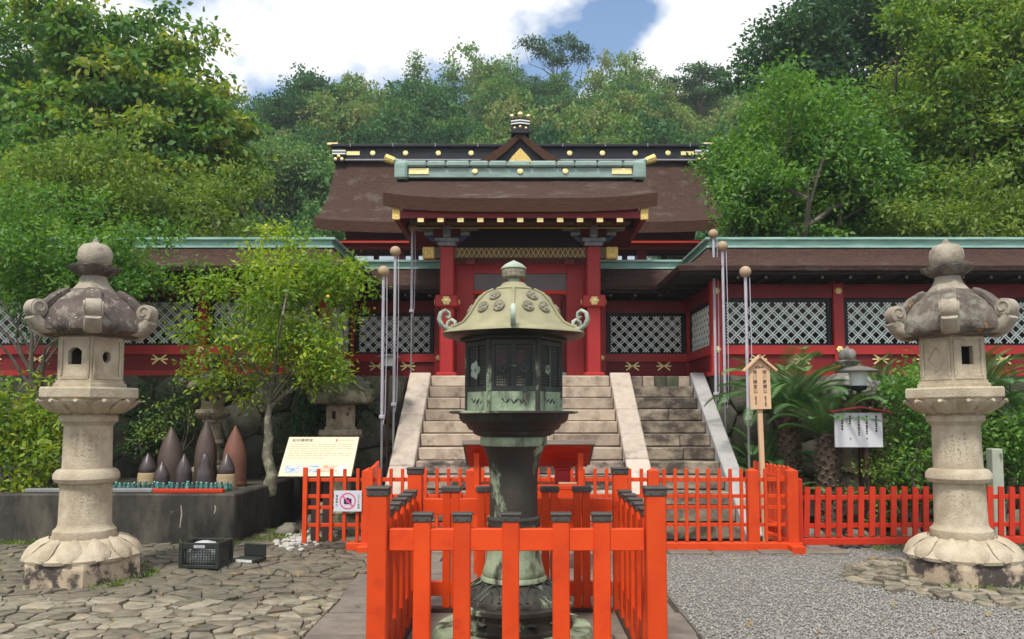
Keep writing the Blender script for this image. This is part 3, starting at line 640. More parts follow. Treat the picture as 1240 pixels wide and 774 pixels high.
B('transom_rail', VERM2, gt, -.80, .80, .40, .50, G(3.60), G(3.66))
B('mid_mullion', VERM2, gt, -.0, .06, .43, .49, G(3.66), G(3.96))
for a, b in ((-.80, 0), (.06, .80)): B('transom_panel', SHOJI, gt, a, b, .455, .475, G(3.66), G(3.96))
B('threshold', STRINGG, gt, .55, .80, .5, .7, 0, .1, b=.01)
for s in (-1, 1):                                                # open door leaves folded back
    B('door_leaf', DRED, gt, s * .77 - .03, s * .77 + .03, .62, 1.40, .05, G(3.58))
B('rear_rail', RED, gt, -.78, .78, 1.42, 1.48, .22, .30)
# roof of the gate
def arch_roof(parent, name, hw, prof, thick, edge_m, top_m, lift, nx=28, pw=4):
    """concave roof: prof = [(y, z)...] from eave to ridge on the front, mirrored behind"""
    ry = prof[-1][0]; full = prof + [(2 * ry - y_, z_) for y_, z_ in prof[-2::-1]]; k = len(full); top = []; f = []
    zf = lambda x, i: lift * abs(x / hw) ** pw * max(0, 1 - min(i, k - 1 - i) / (len(prof) - 1) * 1.2)
    for i, (y_, z_) in enumerate(full):
        for j in range(nx + 1): x = -hw + 2 * hw * j / nx; top.append((x, y_, z_ + zf(x, i)))
    for i in range(k - 1):
        for j in range(nx): a_ = i * (nx + 1) + j; f.append((a_, a_ + 1, a_ + nx + 2, a_ + nx + 1))
    MB().add(top, f).build(name, top_m, parent, True, 50)
    e = MB()                                                     # thick cut edge along the eaves and verges, and the underside
    low = [(x, y_ + (.05 if i < k / 2 else -.05) * 1, z_ - thick) for i, (x, y_, z_) in ((n_ // (nx + 1), v) for n_, v in enumerate(top))]
    e.v = [tuple(v) for v in top] + low; N_ = len(top)
    for j in range(nx):
        e.f.append((j + 1, j, N_ + j, N_ + j + 1)); a_ = (k - 1) * (nx + 1) + j; e.f.append((a_, a_ + 1, N_ + a_ + 1, N_ + a_))
    for i in range(k - 1):
        a_ = i * (nx + 1); e.f.append((a_, a_ + nx + 1, N_ + a_ + nx + 1, N_ + a_)); a_ += nx; e.f.append((a_ + nx + 1, a_, N_ + a_, N_ + a_ + nx + 1))
    e.build('roof_edge', edge_m, parent, True, 50)
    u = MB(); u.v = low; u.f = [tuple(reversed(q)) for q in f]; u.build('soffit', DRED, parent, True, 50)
arch_roof(gt, 'roof', 2.12, [(-1.10, G(4.86)), (-.75, G(5.02)), (-.35, G(5.21)), (.1, G(5.43)), (.45, G(5.62))], .20, BARKE, BARK, .09)
B('eave_fascia', DRED, gt, -2.0, 2.0, -.98, -.92, G(4.58), G(4.68), b=.005)
for i in range(11):
    x = -1.55 + i * .310
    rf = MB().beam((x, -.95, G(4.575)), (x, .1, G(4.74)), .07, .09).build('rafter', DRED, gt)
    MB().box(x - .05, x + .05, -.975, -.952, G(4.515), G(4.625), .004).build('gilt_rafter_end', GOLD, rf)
for s in (-1, 1):
    bb = MB().box(s * 1.93 - .045, s * 1.93 + .045, -.95, .5, G(4.56), G(4.76), .01).build('bargeboard', DRED, gt)
    MB().box(s * 1.93 - .06, s * 1.93 + .06, -1.0, -.952, G(4.55), G(4.77), .006).build('gilt_corner', GOLDP, bb)
rdg = B('ridge', COPPERG, gt, -1.98, 1.98, .27, .63, G(5.60), G(5.775), b=.01)
xx = -1.98
while xx < 1.95:
    w_ = min(rq.uniform(.3, .5), 1.98 - xx); MB().box(xx + .003, xx + w_ - .003, .21, .69, G(5.775), G(5.885), .03).build('ridge_plate', COPPERG, rdg); xx += w_
for s in (-1, 1):
    MB().box(s * 2.05 - .11, s * 2.05 + .11, .18, .72, G(5.56), G(5.865), .03).build('ridge_end', COPPERG, rdg)
    MB().tube([(s * 1.85, .45, G(5.89)), (s * 2.05, .45, G(5.91)), (s * 2.2, .45, G(5.955))], [.055, .055, .05], 8).build('ridge_horn', COPPERG, rdg, True)
    MB().tube([(s * 2.2, .45, G(5.95)), (s * 2.33, .45, G(5.995)), (s * 2.36, .45, G(6.01))], [.065, .075, .075], 8).build('gilt_horn_tip', GOLDP, rdg, True)
    B('gilt_ridge_plate', GOLD, rdg, min(s * 1.58, s * 1.92), max(s * 1.58, s * 1.92), .255, .268, G(5.66), G(5.76))
for x in (-.78, 0, .78):
    m_ = MB().lathe([(.05, -.01), (.05, .006), (.03, .012)], 14).build('gold_disc', GOLD, rdg); m_.location = (x, .258, G(5.71)); m_.rotation_euler = (R(90), 0, 0)

# ================================================================ MAIN HALL BEHIND
hl = thing('shrine_hall', 'large shrine hall with sweeping brown bark roof and black ridge', 'building', (0, 22, PZ))
arch_roof(hl, 'roof', 5.25, [(-2.35, G(6.40)), (-1.95, G(6.60)), (-1.5, G(6.92)), (-1.02, G(7.33)), (-.55, G(7.94)), (-.24, G(8.40)), (0, G(8.78))], .27, BARKE, BARK, .10, 30, 6)
hr = B('ridge', BLACK, hl, -5.2, 5.2, -.22, .22, G(8.72), G(9.05), b=.01)
B('ridge_cap', BLACK, hr, -5.35, 5.35, -.32, .32, G(9.05), G(9.15), b=.03); B('ridge_rib', STEEL, hr, -5.2, 5.2, -.27, .27, G(8.68), G(8.72))
for i in range(9): B('cap_joint', STEEL, hr, -4.8 + i * 1.2 - .012, -4.8 + i * 1.2 + .012, -.33, .33, G(9.06), G(9.16))
for i in range(10):
    x = -4.18 + i * .93
    if abs(x) < .6: continue
    m_ = MB().lathe([(.075, -.012), (.075, .01), (.045, .02)], 16).build('gold_disc', GOLD, hr); m_.location = (x, -.232, G(8.90)); m_.rotation_euler = (R(90), 0, 0)
for s in (-1, 1):
    B('ridge_end', BLACK, hr, s * 5.12 - .16, s * 5.12 + .16, -.30, .30, G(8.62), G(9.02), b=.02)
    for k in range(2): B('white_band', WHITEP, hr, s * 5.12 - .19, s * 5.12 + .19, -.325, -.302, G(8.84 + k * .08), G(8.88 + k * .08))
    B('gilt_plate', GOLD, hr, min(s * 4.55, s * 4.92), max(s * 4.55, s * 4.92), -.245, -.222, G(8.84), G(8.95))
    B('gilt_cap', GOLD, hr, min(s * 5.18, s * 5.5), max(s * 5.18, s * 5.5), -.18, .18, G(9.15), G(9.23), b=.02)
    for dx, dz in ((0, 8.78), (-.09, 8.69), (.09, 8.69)):
        m_ = MB().lathe([(.0, -.02), (.055, 0), (.04, .03), (0, .045)], 10).build('gold_disc', GOLD, hr, True); m_.location = (s * 5.12 + dx, -.33, G(dz)); m_.rotation_euler = (R(90), 0, 0)
# dormer gable over the entrance
gb = MB()
def gcurve(x, w, z0, z1): t = min(1, abs(x) / w); return z1 - (z1 - z0) * (1.45 * t - .45 * t * t)
nseg = 18; GW = 1.75
for yy in (-1.60, .0):
    for i in range(nseg + 1): x = -GW + 2 * GW * i / nseg; gb.v.append((x, yy, G(gcurve(x, GW, 7.95, 9.03))))
gb.f = [(i, i + 1, i + nseg + 2, i + nseg + 1) for i in range(nseg)]
gb.build('gable_roof', BARK, hl, True, 50)
fr = MB()
for i in range(nseg + 1):
    x = -GW + 2 * GW * i / nseg; z = G(gcurve(x, GW, 7.95, 9.03)); fr.v += [(x, -1.61, z), (x * .93, -1.57, z - .17 - .10 * abs(x) / GW), (x * .93, -1.45, z - .17 - .10 * abs(x) / GW)]
for i in range(nseg): fr.f += [(3 * i, 3 * i + 1, 3 * i + 4, 3 * i + 3), (3 * i + 1, 3 * i + 2, 3 * i + 5, 3 * i + 4)]
fr.build('gable_edge', BARKE, hl, True, 50)
MB().ext([(-1.2, G(6.9)), (1.2, G(6.9)), (1.2, G(7.95)), (.6, G(8.36)), (0, G(8.83)), (-.6, G(8.36)), (-1.2, G(7.95))], -1.45, -1.35).build('gable_board', BLACK, hl)
MB().ext([(-.40, G(8.13)), (.40, G(8.13)), (.22, G(8.38)), (0, G(8.62)), (-.22, G(8.38))], -1.49, -1.452).build('gilt_pendant', GOLDP, hl)
on = B('gable_ridge_block', BLACK, hl, -.24, .24, -1.67, -.8, G(8.950), G(9.150), b=.02)
MB().ext([(-.22, G(9.150)), (.22, G(9.150)), (.25, G(9.370)), (-.25, G(9.370))], -1.65, -1.35).build('ridge_ornament', BLACK, on)
for k in range(2): MB().ext([(-.25, G(9.190 + k * .075)), (0, G(9.220 + k * .075)), (.25, G(9.190 + k * .075)), (.25, G(9.220 + k * .075)), (0, G(9.255 + k * .075)), (-.25, G(9.220 + k * .075))], -1.68, -1.651).build('white_band', WHITEP, on)
for dx, dz, r_ in ((0, 9.460, .075), (-.22, 9.410, .06), (.22, 9.410, .06), (0, 9.130, .04), (-.15, 9.090, .04), (.15, 9.090, .04)):
    m_ = MB().lathe([(r_ * .3, -r_), (r_ * .8, -r_ * .6), (r_, 0), (r_ * .8, r_ * .6), (r_ * .3, r_)], 12).build('gold_ball', GOLD, on, True); m_.location = (dx, -1.67, G(dz))
for s in (-1, 1): MB().tube([(s * .2, -1.55, G(9.030)), (s * .3, -1.55, G(9.000)), (s * .34, -1.55, G(9.060)), (s * .3, -1.55, G(9.090))], [.03, .03, .025, .015], 6).build('ornament_curl', BLACK, on, True)
# front of the hall
B('red_beam', RED, hl, -5.0, 5.0, -1.850, -1.700, G(5.830), G(5.950)); B('eave_beam', DRED, hl, -5.1, 5.1, -2.100, -1.980, G(5.910), G(5.990))
B('red_lacquer_rail', VERM2, hl, -5.05, 5.05, -2.240, -2.140, G(5.890), G(5.930))
B('front_wall', DRED, hl, -4.9, 4.9, -1.300, -1.100, 0, G(5.930)); B('side_veranda', DRED, hl, -5.0, 5.0, -1.800, -1.320, 0, G(3.2))
for s in (-1, 1):
    for i in range(3):
        xa = 1.75 + i * 1.05; wf = B('window', BLACK, hl, min(s * xa, s * (xa + 1.0)), max(s * xa, s * (xa + 1.0)), -1.360, -1.302, G(5.030), G(5.790))
        B('pane', PANE, wf, min(s * (xa + .05), s * (xa + .95)), max(s * (xa + .05), s * (xa + .95)), -1.375, -1.362, G(5.090), G(5.730))
    for xp in (1.3, 3.2, 4.8): B('hall_post', DRED, hl, s * xp - .12, s * xp + .12, -1.650, -1.400, 0, G(5.830), b=.01)

# ================================================================ STONE LANTERNS
def hexf(a0, soft=0.):
    def f(th, i):
        d = (th - a0) % (math.pi / 3) - math.pi / 6; h = math.cos(math.pi / 6) / math.cos(d); return h + (1 - h) * soft
    return f
def scroll(mb, path, width, ang, cx=0, cy=0):
    """a ribbon of stone in the radial-vertical plane: path = [(r, z, thickness)]"""
    ca, sa = math.cos(ang), math.sin(ang); vs = []; k = len(path)
    for i, (r_, z_, t_) in enumerate(path):
        a_, b_ = path[max(0, i - 1)], path[min(k - 1, i + 1)]; dx, dz = b_[0] - a_[0], b_[1] - a_[1]; l = math.hypot(dx, dz) or 1; nx_, nz_ = -dz / l, dx / l
        w_ = width * (1 - .25 * i / k)
        for (s_, u_) in ((1, -.7), (1, .7), (.6, 1), (-.6, 1), (-1, .7), (-1, -.7), (-.6, -1), (.6, -1)):
            q = r_ + nx_ * t_ * .5 * s_; zz = z_ + nz_ * t_ * .5 * s_; vs.append((cx + ca * q - sa * w_ / 2 * u_, cy + sa * q + ca * w_ / 2 * u_, zz))
    fs = [(i * 8 + j, i * 8 + (j + 1) % 8, (i + 1) * 8 + (j + 1) % 8, (i + 1) * 8 + j) for i in range(k - 1) for j in range(8)]
    fs += [tuple(reversed(range(8))), tuple((k - 1) * 8 + j for j in range(8))]
    return mb.add(vs, fs)
def hex_wall(mb, Rr, z0, z1, a0, hole=None, th=.07):
    """six faces of a hexagonal box; hole = {face: (u0, u1, z0, z1, round)} with u along the face"""
    for k in range(6):
        t0, t1 = a0 + k * math.pi / 3, a0 + (k + 1) * math.pi / 3; p0 = Vector((Rr * math.cos(t0), Rr * math.sin(t0), 0)); p1 = Vector((Rr * math.cos(t1), Rr * math.sin(t1), 0))
        u = (p1 - p0); L_ = u.length; u.normalize(); n_ = Vector((u.y, -u.x, 0)); W_ = lambda a, z, d=0: p0 + u * a + Vector((0, 0, z)) - n_ * d
        if not hole or k not in hole: mb.add([W_(0, z0), W_(L_, z0), W_(L_, z1), W_(0, z1)], [(0, 1, 2, 3)]); continue
        ua, ub, za, zb, rd = hole[k]; m = 16; cu, cz = (ua + ub) / 2, (za + zb) / 2; inn = []; outr = []
        for j in range(m):
            a = math.pi / 4 * 5 + 2 * math.pi * j / m; c_, s_ = math.cos(a), math.sin(a); q = max(abs(c_), abs(s_))
            sqx, sqz = c_ / q, s_ / q
            if rd == 'round': ix, iz = c_, s_
            elif rd == 'arch': ix, iz = sqx, (sqz if sqz < .3 else min(sqz, 1 - .45 * abs(sqx) ** 3))
            else: ix, iz = sqx, sqz
            inn.append((cu + ix * (ub - ua) / 2, cz + iz * (zb - za) / 2)); outr.append((L_ / 2 + sqx * L_ / 2, (z0 + z1) / 2 + sqz * (z1 - z0) / 2))
        vs = [W_(*p) for p in outr] + [W_(*p) for p in inn] + [W_(*p, th) for p in inn]
        fs = [(j, (j + 1) % m, m + (j + 1) % m, m + j) for j in range(m)] + [(m + j, m + (j + 1) % m, 2 * m + (j + 1) % m, 2 * m + j) for j in range(m)]
        mb.add(vs, fs)
    return mb
A0 = -math.pi / 2
def petals(n, amp, rows=None): return lambda th, i: 1 + (amp if rows is None or i in rows else 0) * (abs(math.cos(th * n / 2)) - .5)
def petal_mesh(path, thick, m):
    vs = []; k = len(path)
    for i, (r_, z_, w_) in enumerate(path):
        a_, b_ = path[max(0, i - 1)], path[min(k - 1, i + 1)]; dx, dz = b_[0] - a_[0], b_[1] - a_[1]; l = math.hypot(dx, dz); nx_, nz_ = dz / l, -dx / l
        if nz_ < 0 and path[0][1] > path[-1][1]: nx_, nz_ = -nx_, -nz_
        for u_, s_ in ((-1, -.2), (-.6, .7), (0, 1.), (.6, .7), (1, -.2), (0, -1)): vs.append((r_ + nx_ * thick * s_ * .6, w_ / 2 * u_, z_ + nz_ * thick * s_ * .6))
    fs = [(i * 6 + j, i * 6 + (j + 1) % 6, (i + 1) * 6 + (j + 1) % 6, (i + 1) * 6 + j) for i in range(k - 1) for j in range(6)] + [tuple(reversed(range(6))), tuple((k - 1) * 6 + j for j in range(6))]
    return MB().add(vs, fs).mesh('petal', m, True, 50)
def stone_lantern(label, loc, sc=1., mats=(GRAN, GRANB, GRANR, GRANC), group=None, wide=1., hole=None, diamond=False, rz=0, tilt=0):
    mg, mb_, mr, mc = mats; t = thing('stone_lantern', label, 'lantern', loc, rz, group); t.scale = (sc * .875, sc * .875, sc); t.rotation_euler = (0, tilt, math.atan2(-loc[0], loc[1]) + rz)
    MB().lathe([(.61, -.06), (.615, .16), (.60, .21), (.54, .22)], 6, A0).build('plinth', mb_, t)
    MB().lathe([(.575, .205), (.585, .235), (.53, .29), (.45, .34), (.37, .375), (.30, .39)], 72, 0, fr=lambda th, i: (1 + .07 * (abs(math.cos(th * 6)) ** .6 - .6) * (1 if i < 4 else .3)) * (hexf(A0)(th, i) * .35 + .65)).build('lotus_base', mg, t, True, 50)
    pt_ = petal_mesh([(.34, .388, .07), (.43, .362, .16), (.51, .312, .23), (.55, .265, .20), (.572, .222, .07)], .034, mg)
    for k in range(12): link('petal', pt_, t, (0, 0, 0), (0, 0, k * math.pi / 6 + .26))
    sh = MB().lathe([(.30, .38), (.31, .41), (.305, .46), (.27, .49), (.258, .52), (.252, .90)], 36).build('lower_shaft', mg, t, True)
    MB().lathe([(.25, .89), (.30, .905), (.325, .94), (.32, .985), (.29, 1.02), (.25, 1.03)], 36).build('ring', mg, t, True)
    MB().lathe([(.243, 1.03), (.236, 1.43), (.25, 1.45), (.285, 1.475), (.285, 1.52), (.26, 1.55)], 36).build('upper_shaft', mg, t, True)
    MB().lathe([(.27, 1.545), (.34, 1.56), (.42, 1.61), (.475, 1.67), (.48, 1.69)], 72, 0, fr=lambda th, i: (1 + .06 * (abs(math.cos(th * 6)) ** .6 - .6) * (1 if i > 0 else .2)) * (hexf(A0)(th, i) * .6 + .4)).build('lotus_tray', mg, t, True, 50)
    pt_ = petal_mesh([(.30, 1.556, .10), (.38, 1.578, .17), (.455, 1.622, .215), (.50, 1.655, .17), (.535, 1.668, .05)], .03, mg)
    for k in range(12): link('petal', pt_, t, (0, 0, 0), (0, 0, k * math.pi / 6 + .26), (.95, .95, 1))
    MB().lathe([(.52, 1.685), (.535, 1.70), (.535, 1.775), (.52, 1.79)], 6, A0).build('platform', mg, t)
    MB().lathe([(.40, 1.79), (.40, 1.825), (.375, 1.83), (.375, 1.855)], 6, A0).build('firebox_sill', mg, t)
    hole = hole or {5: (.10, .245, 2.0, 2.16, 'arch'), 0: (.12, .215, 2.02, 2.13, 'round')}
    fb = hex_wall(MB(), .35, 1.85, 2.28, A0, hole).build('firebox', mg, t)
    MB().lathe([(.35, 2.26), (.35, 2.30)], 6, A0).build('firebox_lid', mg, t)
    fr_ = MB()
    for k in range(6):
        t0, t1 = A0 + k * math.pi / 3, A0 + (k + 1) * math.pi / 3; p0 = Vector((.352 * math.cos(t0), .352 * math.sin(t0), 0)); p1 = Vector((.352 * math.cos(t1), .352 * math.sin(t1), 0))
        for z_ in (1.88, 2.24): fr_.beam(p0.lerp(p1, .06) + Vector((0, 0, z_)), p0.lerp(p1, .94) + Vector((0, 0, z_)), .016, .03)
        for q in (.09, .91): fr_.beam(p0.lerp(p1, q) + Vector((0, 0, 1.896)), p0.lerp(p1, q) + Vector((0, 0, 2.224)), .015, .035, up=(0, 1, 0))
        if diamond and k == 5:
            for q in ((.25, 2.06, .5, 2.17), (.5, 2.17, .75, 2.06), (.75, 2.05, .5, 1.94), (.5, 1.94, .25, 2.05)): fr_.beam(p0.lerp(p1, q[0]) + Vector((0, 0, q[1])), p0.lerp(p1, q[2]) + Vector((0, 0, q[3])), .014, .02)
    fr_.build('firebox_moulding', mg, t)
    w = wide
    rf = MB().lathe([(.30, 2.275), (.50 * w, 2.285), (.60 * w, 2.315), (.615 * w, 2.36), (.585 * w, 2.43), (.53 * w, 2.51), (.45, 2.59), (.35, 2.665), (.25, 2.715), (.18, 2.735)], 72, A0,
                    fr=lambda th, i: (hexf(A0)(th, i) if i < 6 else hexf(A0, (i - 5) / 5)(th, i)) * (1 + .012 * math.sin(th * 7 + i))).build('roof', mr, t, True, 50)
    for k in range(6):
        a = A0 + k * math.pi / 3; s_ = MB()
        scroll(s_, [(.30, 2.70, .05), (.42, 2.63, .06), (.52 * w, 2.53, .07), (.575 * w, 2.44, .08), (.60 * w, 2.36, .09)], .15, a); s_.build('roof_ridge', mr, rf, True, 50)
        o = .60 * w - .645; ca, sa = math.cos(a), math.sin(a); s_ = MB()
        scroll(s_, [(.46 + o, 2.335, .09), (.56 + o, 2.335, .12), (.64 + o, 2.37, .12), (.69 + o, 2.43, .10)], .19, a)
        vc, vz = .648 + o, 2.50
        for (r1, r2, hw_) in ((.084, .084, .072), (.062, .062, .082), (.026, .022, .090)):     # stepped volute, axis along the eave
            n_ = 18; vs_ = []
            for u_ in (-hw_, hw_):
                for j in range(n_): th = 2 * math.pi * j / n_; q = vc + r1 * math.cos(th); vs_.append((ca * q - sa * u_, sa * q + ca * u_, vz + r1 * math.sin(th)))
            s_.add(vs_, [(j, n_ + j, n_ + (j + 1) % n_, (j + 1) % n_) for j in range(n_)] + [tuple(range(n_)), tuple(reversed(range(n_, 2 * n_)))])
        for sg in (-1, 1):
            pts = [(.077 - .0042 * j, -.9 + j * .48) for j in range(17)]
            s_.tube([(ca * (vc + q * math.cos(th)) - sa * sg * .083, sa * (vc + q * math.cos(th)) + ca * sg * .083, vz + q * math.sin(th)) for q, th in pts], [.013] * 15 + [.01, .006], 6)
        s_.build('roof_scroll', mc, rf, True, 50)
    MB().lathe([(.21, 2.715), (.20, 2.74), (.155, 2.79), (.13, 2.845), (.13, 2.87)], 24).build('finial_neck', mc, t, True)
    MB().lathe([(.12, 2.86), (.17, 2.875), (.235, 2.92), (.25, 2.955), (.20, 2.965), (.12, 2.975)], 48, fr=petals(8, .16, (2, 3))).build('finial_lotus', mr, t, True, 50)
    MB().lathe([(.11, 2.955), (.16, 2.99), (.176, 3.055), (.168, 3.12), (.125, 3.168), (.05, 3.19), (.03, 3.20), (.028, 3.225), (.0, 3.235)], 28).build('finial_jewel', mc, t, True, 50)
    if sc == 1.:                                                  # worn engraved columns, no longer legible
        rz_ = random.Random(int(abs(loc[0]) * 100)); im = MB()
        for zt, zb, rs in ((1.38, 1.10, .2395), (.84, .60, .2535)):
            for c in range(4):
                a = A0 - .45 + c * .27; z_ = zt - rz_.uniform(0, .05)
                while z_ > zb + rz_.uniform(0, .06):
                    for q in range(4):
                        aa = a + rz_.uniform(-.06, .06); zz = z_ - rz_.uniform(0, .03); d_ = rz_.choice(((.05, 0), (0, .02), (.03, .012), (-.03, .012)))
                        im.beam((rs * math.cos(aa), rs * math.sin(aa), zz), (rs * math.cos(aa + d_[0]), rs * math.sin(aa + d_[0]), zz - d_[1]), .004, .005)
                    z_ -= .045
        im.build('worn_inscription', GRANC, t)['kind'] = 'stuff'
    return t
stone_lantern('tall cream granite lantern with brown lichened roof on the stone paving', (-4.11, 7.5, 0), group='pair of tall stone lanterns')
stone_lantern('tall cream granite lantern with orange lichened roof beside the gravel', (4.17, 7.5, 0), mats=(GRAN, GRANB, GRANRO, GRANC), group='pair of tall stone lanterns', hole={0: (.105, .23, 2.0, 2.17, 'sq')}, diamond=True, tilt=R(-.8))
MOSSY = mat('mossy_lantern_stone', (.24, .215, .15), (.15, .135, .095), 6, .95, .6, 40, c=(.075, .085, .03), ct=.52, cscale=4, cw=.08)
MOSSB = mat('brown_lantern_stone', (.36, .30, .20), (.25, .205, .14), 6, .92, .5, 50, c=(.14, .12, .08), ct=.58, cscale=4, cw=.08)
GREYL = mat('grey_lantern_stone', (.30, .285, .25), (.17, .16, .14), 6, .92, .5, 50, c=(.09, .085, .07), ct=.56, cscale=4, cw=.08)
stone_lantern('small mossy stone lantern behind the pointed shells', (-4.40, 11.25, .6), .56, (MOSSB, MOSSY, MOSSY, MOSSY), wide=1.5, hole={5: (.10, .245, 2.0, 2.16, 'sq'), 0: (.12, .215, 2.02, 2.13, 'round')})
stone_lantern('weathered brown stone lantern behind the tilted information board', (-2.58, 11.3, 0), .735, (MOSSB, MOSSY, MOSSY, MOSSY), wide=1.2, hole={5: (.12, .225, 2.0, 2.15, 'sq'), 0: (.14, .20, 2.05, 2.12, 'round')})
stone_lantern('grey weathered stone lantern among the cycads behind the white sign', (4.66, 11.15, 0), .775, (MOSSB, MOSSY, GREYL, GREYL), hole={5: (.10, .23, 1.98, 2.14, 'sq')})
stone_lantern('mossy stone lantern half hidden behind the tall left lantern', (-6.35, 11.2, .6), .50, (MOSSB, MOSSY, MOSSY, MOSSY), wide=1.3)

# ================================================================ BRONZE LANTERN AND ITS FENCE
bl = thing('bronze_lantern', 'large bronze lantern with ochre roof inside the vermilion fence', 'lantern', (-.045, 5.42, 0))
MB().lathe([(.545, -.05), (.55, .06), (.545, .09), (.52, .12), (.50, .125), (.40, .13)], 64).build('base_disc', BRZG, bl, True)
bd = MB().lathe([(.40, .125), (.40, .15), (.375, .16), (.37, .25), (.395, .26), (.395, .285), (.36, .30)], 64).build('base_drum', BRZV, bl, True)
for k in range(14):
    a = k * 2 * math.pi / 14 + .1; m_ = MB().tube([(-.035, 0, .0), (-.01, -.012, .008), (.02, -.012, -.004), (.04, 0, .006)], [.008, .018, .018, .006], 6).build('drum_relief', BRZ, bd, True); m_.location = (.372 * math.cos(a), .372 * math.sin(a), .205); m_.rotation_euler = (0, 0, a + math.pi / 2)
MB().lathe([(.35, .285), (.362, .30), (.352, .335), (.315, .372), (.26, .405), (.205, .42)], 72, fr=petals(16, .035, (1, 2, 3))).build('lotus_dome', BRZV, bl, True, 50)
pm = MB()
for k in range(12):
    a = k * math.pi / 6; ca, sa = math.cos(a), math.sin(a)
    for o in (.035, .075):
        pts = []
        for j in range(9):
            q = -1 + 2 * j / 8; r_ = .352 - .10 * (1 - q * q) ** .8 * (1.2 if o > .05 else .65); z_ = .336 + (.352 - r_) * .72; aa = a + q * o / .27
            pts.append((r_ * math.cos(aa), r_ * math.sin(aa), z_ + .006))
        pm.tube(pts, .007, 5)
pm.build('lotus_relief', BRZ, bl, True)
MB().lathe([(.205, .415), (.225, .43), (.222, .45), (.208, .46), (.214, .475), (.205, .50), (.185, .58), (.168, .70), (.165, .78)], 48).build('lower_column', BRZG, bl, True, 60)
MB().lathe([(.165, .775), (.182, .785), (.185, .80), (.176, .815), (.184, .83), (.182, .845), (.166, .855)], 48).build('column_ring', BRZV, bl, True, 60)
MB().lathe([(.165, .85), (.163, 1.0), (.164, 1.12), (.172, 1.20), (.19, 1.27), (.215, 1.32), (.222, 1.335)], 48).build('upper_column', BRZV, bl, True, 60)
MB().lathe([(.225, 1.33), (.23, 1.345), (.23, 1.385), (.222, 1.395)], 48).build('column_collar', BRZG, bl, True, 40)
MB().lathe([(.22, 1.39), (.245, 1.395), (.275, 1.41), (.28, 1.43), (.305, 1.44), (.318, 1.46), (.325, 1.475), (.35, 1.485), (.37, 1.51), (.375, 1.54), (.38, 1.546)], 72, fr=petals(24, .02)).build('stepped_cup', BRZ, bl, True, 50)
MB().lathe([(.42, 1.545), (.445, 1.552), (.445, 1.562), (.42, 1.566), (.3, 1.566)], 12, 0, fr=lambda th, i: 1).build('flange', BRZV, bl, True, 30)
AH = 0.0; RB = .325
bx = thing  # keep linters quiet
body = MB(); hexw = []
for k in range(6):
    t0, t1 = AH + k * math.pi / 3, AH + (k + 1) * math.pi / 3; hexw.append((Vector((RB * math.cos(t0), RB * math.sin(t0), 0)), Vector((RB * math.cos(t1), RB * math.sin(t1), 0))))
for k, (p0, p1) in enumerate(hexw):
    u = (p1 - p0).normalized(); n_ = Vector((u.y, -u.x, 0)); L_ = (p1 - p0).length; Z = Vector((0, 0, 1))
    cp = MB().tube([p0 * .985 + Z * 1.566, p0 * .985 + Z * 2.06], .019, 6).build('corner_post', BRZV, bl)
    lp = MB().beam(p0 * .975 + Z * 1.63, p1 * .975 + Z * 1.63, .02, .128).build('lower_panel', BRZG if k in (3, 4, 5) else BRZ, bl)
    f_ = MB(); o_ = n_ * -.0
    for z_, h_ in ((1.577, .012), (1.683, .012)): f_.beam(p0.lerp(p1, .1) * .985 + Z * z_, p0.lerp(p1, .9) * .985 + Z * z_, .012, h_)
    f_.build('panel_moulding', BRZG if k in (3, 4, 5) else BRZ, lp)
    pts = [p0.lerp(p1, .22 + .56 * j / 10) * .992 + Z * (1.632 + .018 * math.sin(j * 2.1)) for j in range(11)]
    MB().tube(pts, [.004, .009, .006, .011, .006, .009, .012, .006, .01, .007, .003], 5).build('vine_relief', BLACK if k != 4 else BRZ, lp, True)
    fr_ = MB()
    for z_ in (1.712, 2.02): fr_.beam(p0 * .975 + Z * z_, p1 * .975 + Z * z_, .022, .032)
    if True:
        c0 = p0.lerp(p1, .5) * .975; fr_.beam(c0 + Z * 1.728, c0 + Z * 2.004, .03, .02, up=tuple(n_))
        for q in (.07, .93): c0 = p0.lerp(p1, q) * .975; fr_.beam(c0 + Z * 1.728, c0 + Z * 2.004, .024, .018, up=tuple(n_))
    ds = fr_.build('door_frame', BRZ, bl)
    la = MB(); a_, b_ = p0 * .965, p1 * .965
    for j in range(1, 20):
        q = .10 + .80 * j / 20
        if abs(q - .5) < .03: continue
        c0 = a_.lerp(b_, q); la.beam(c0 + Z * 1.725, c0 + Z * 2.008, .008, .0095, up=tuple(n_))
    for j in range(1, 15): z_ = 1.728 + .276 * j / 15; la.beam(a_.lerp(b_, .08) + Z * z_ + n_ * .003, a_.lerp(b_, .92) + Z * z_ + n_ * .003, .008, .009)
    la.build('lattice', BRZ, bl)['kind'] = 'stuff'
    # crest ornaments in the lattice
    for q in ((.28, .72) if k in (4, 1) else (.4,)):
        cm = MB()
        for j in range(5): aa = j * 1.2566; cm.lathe([(.002, -.004), (.016, -.003), (.014, .003), (.002, .005)], 7, 0, math.cos(aa) * .02, math.sin(aa) * .02)
        co = cm.build('crest_ornament', BRZP if k == 3 else BRZ if k != 5 else BRZG, ds, True); co.location = p0.lerp(p1, q) * 1.0 + Z * 1.84; co.rotation_euler = (R(90), 0, math.atan2(u.y, u.x))
        if k == 3: co.scale = (2.0, 1.9, 1)
MB().tube([hexw[4][0].lerp(hexw[4][1], .44) * 1.02 + Vector((0, 0, 1.86)), hexw[4][0].lerp(hexw[4][1], .56) * 1.02 + Vector((0, 0, 1.86))], .006, 6).build('door_latch', BRZG, bl)
MB().lathe([(.36, 2.04), (.37, 2.05), (.37, 2.072), (.30, 2.075)], 6, AH).build('head_plate', BRZ, bl)
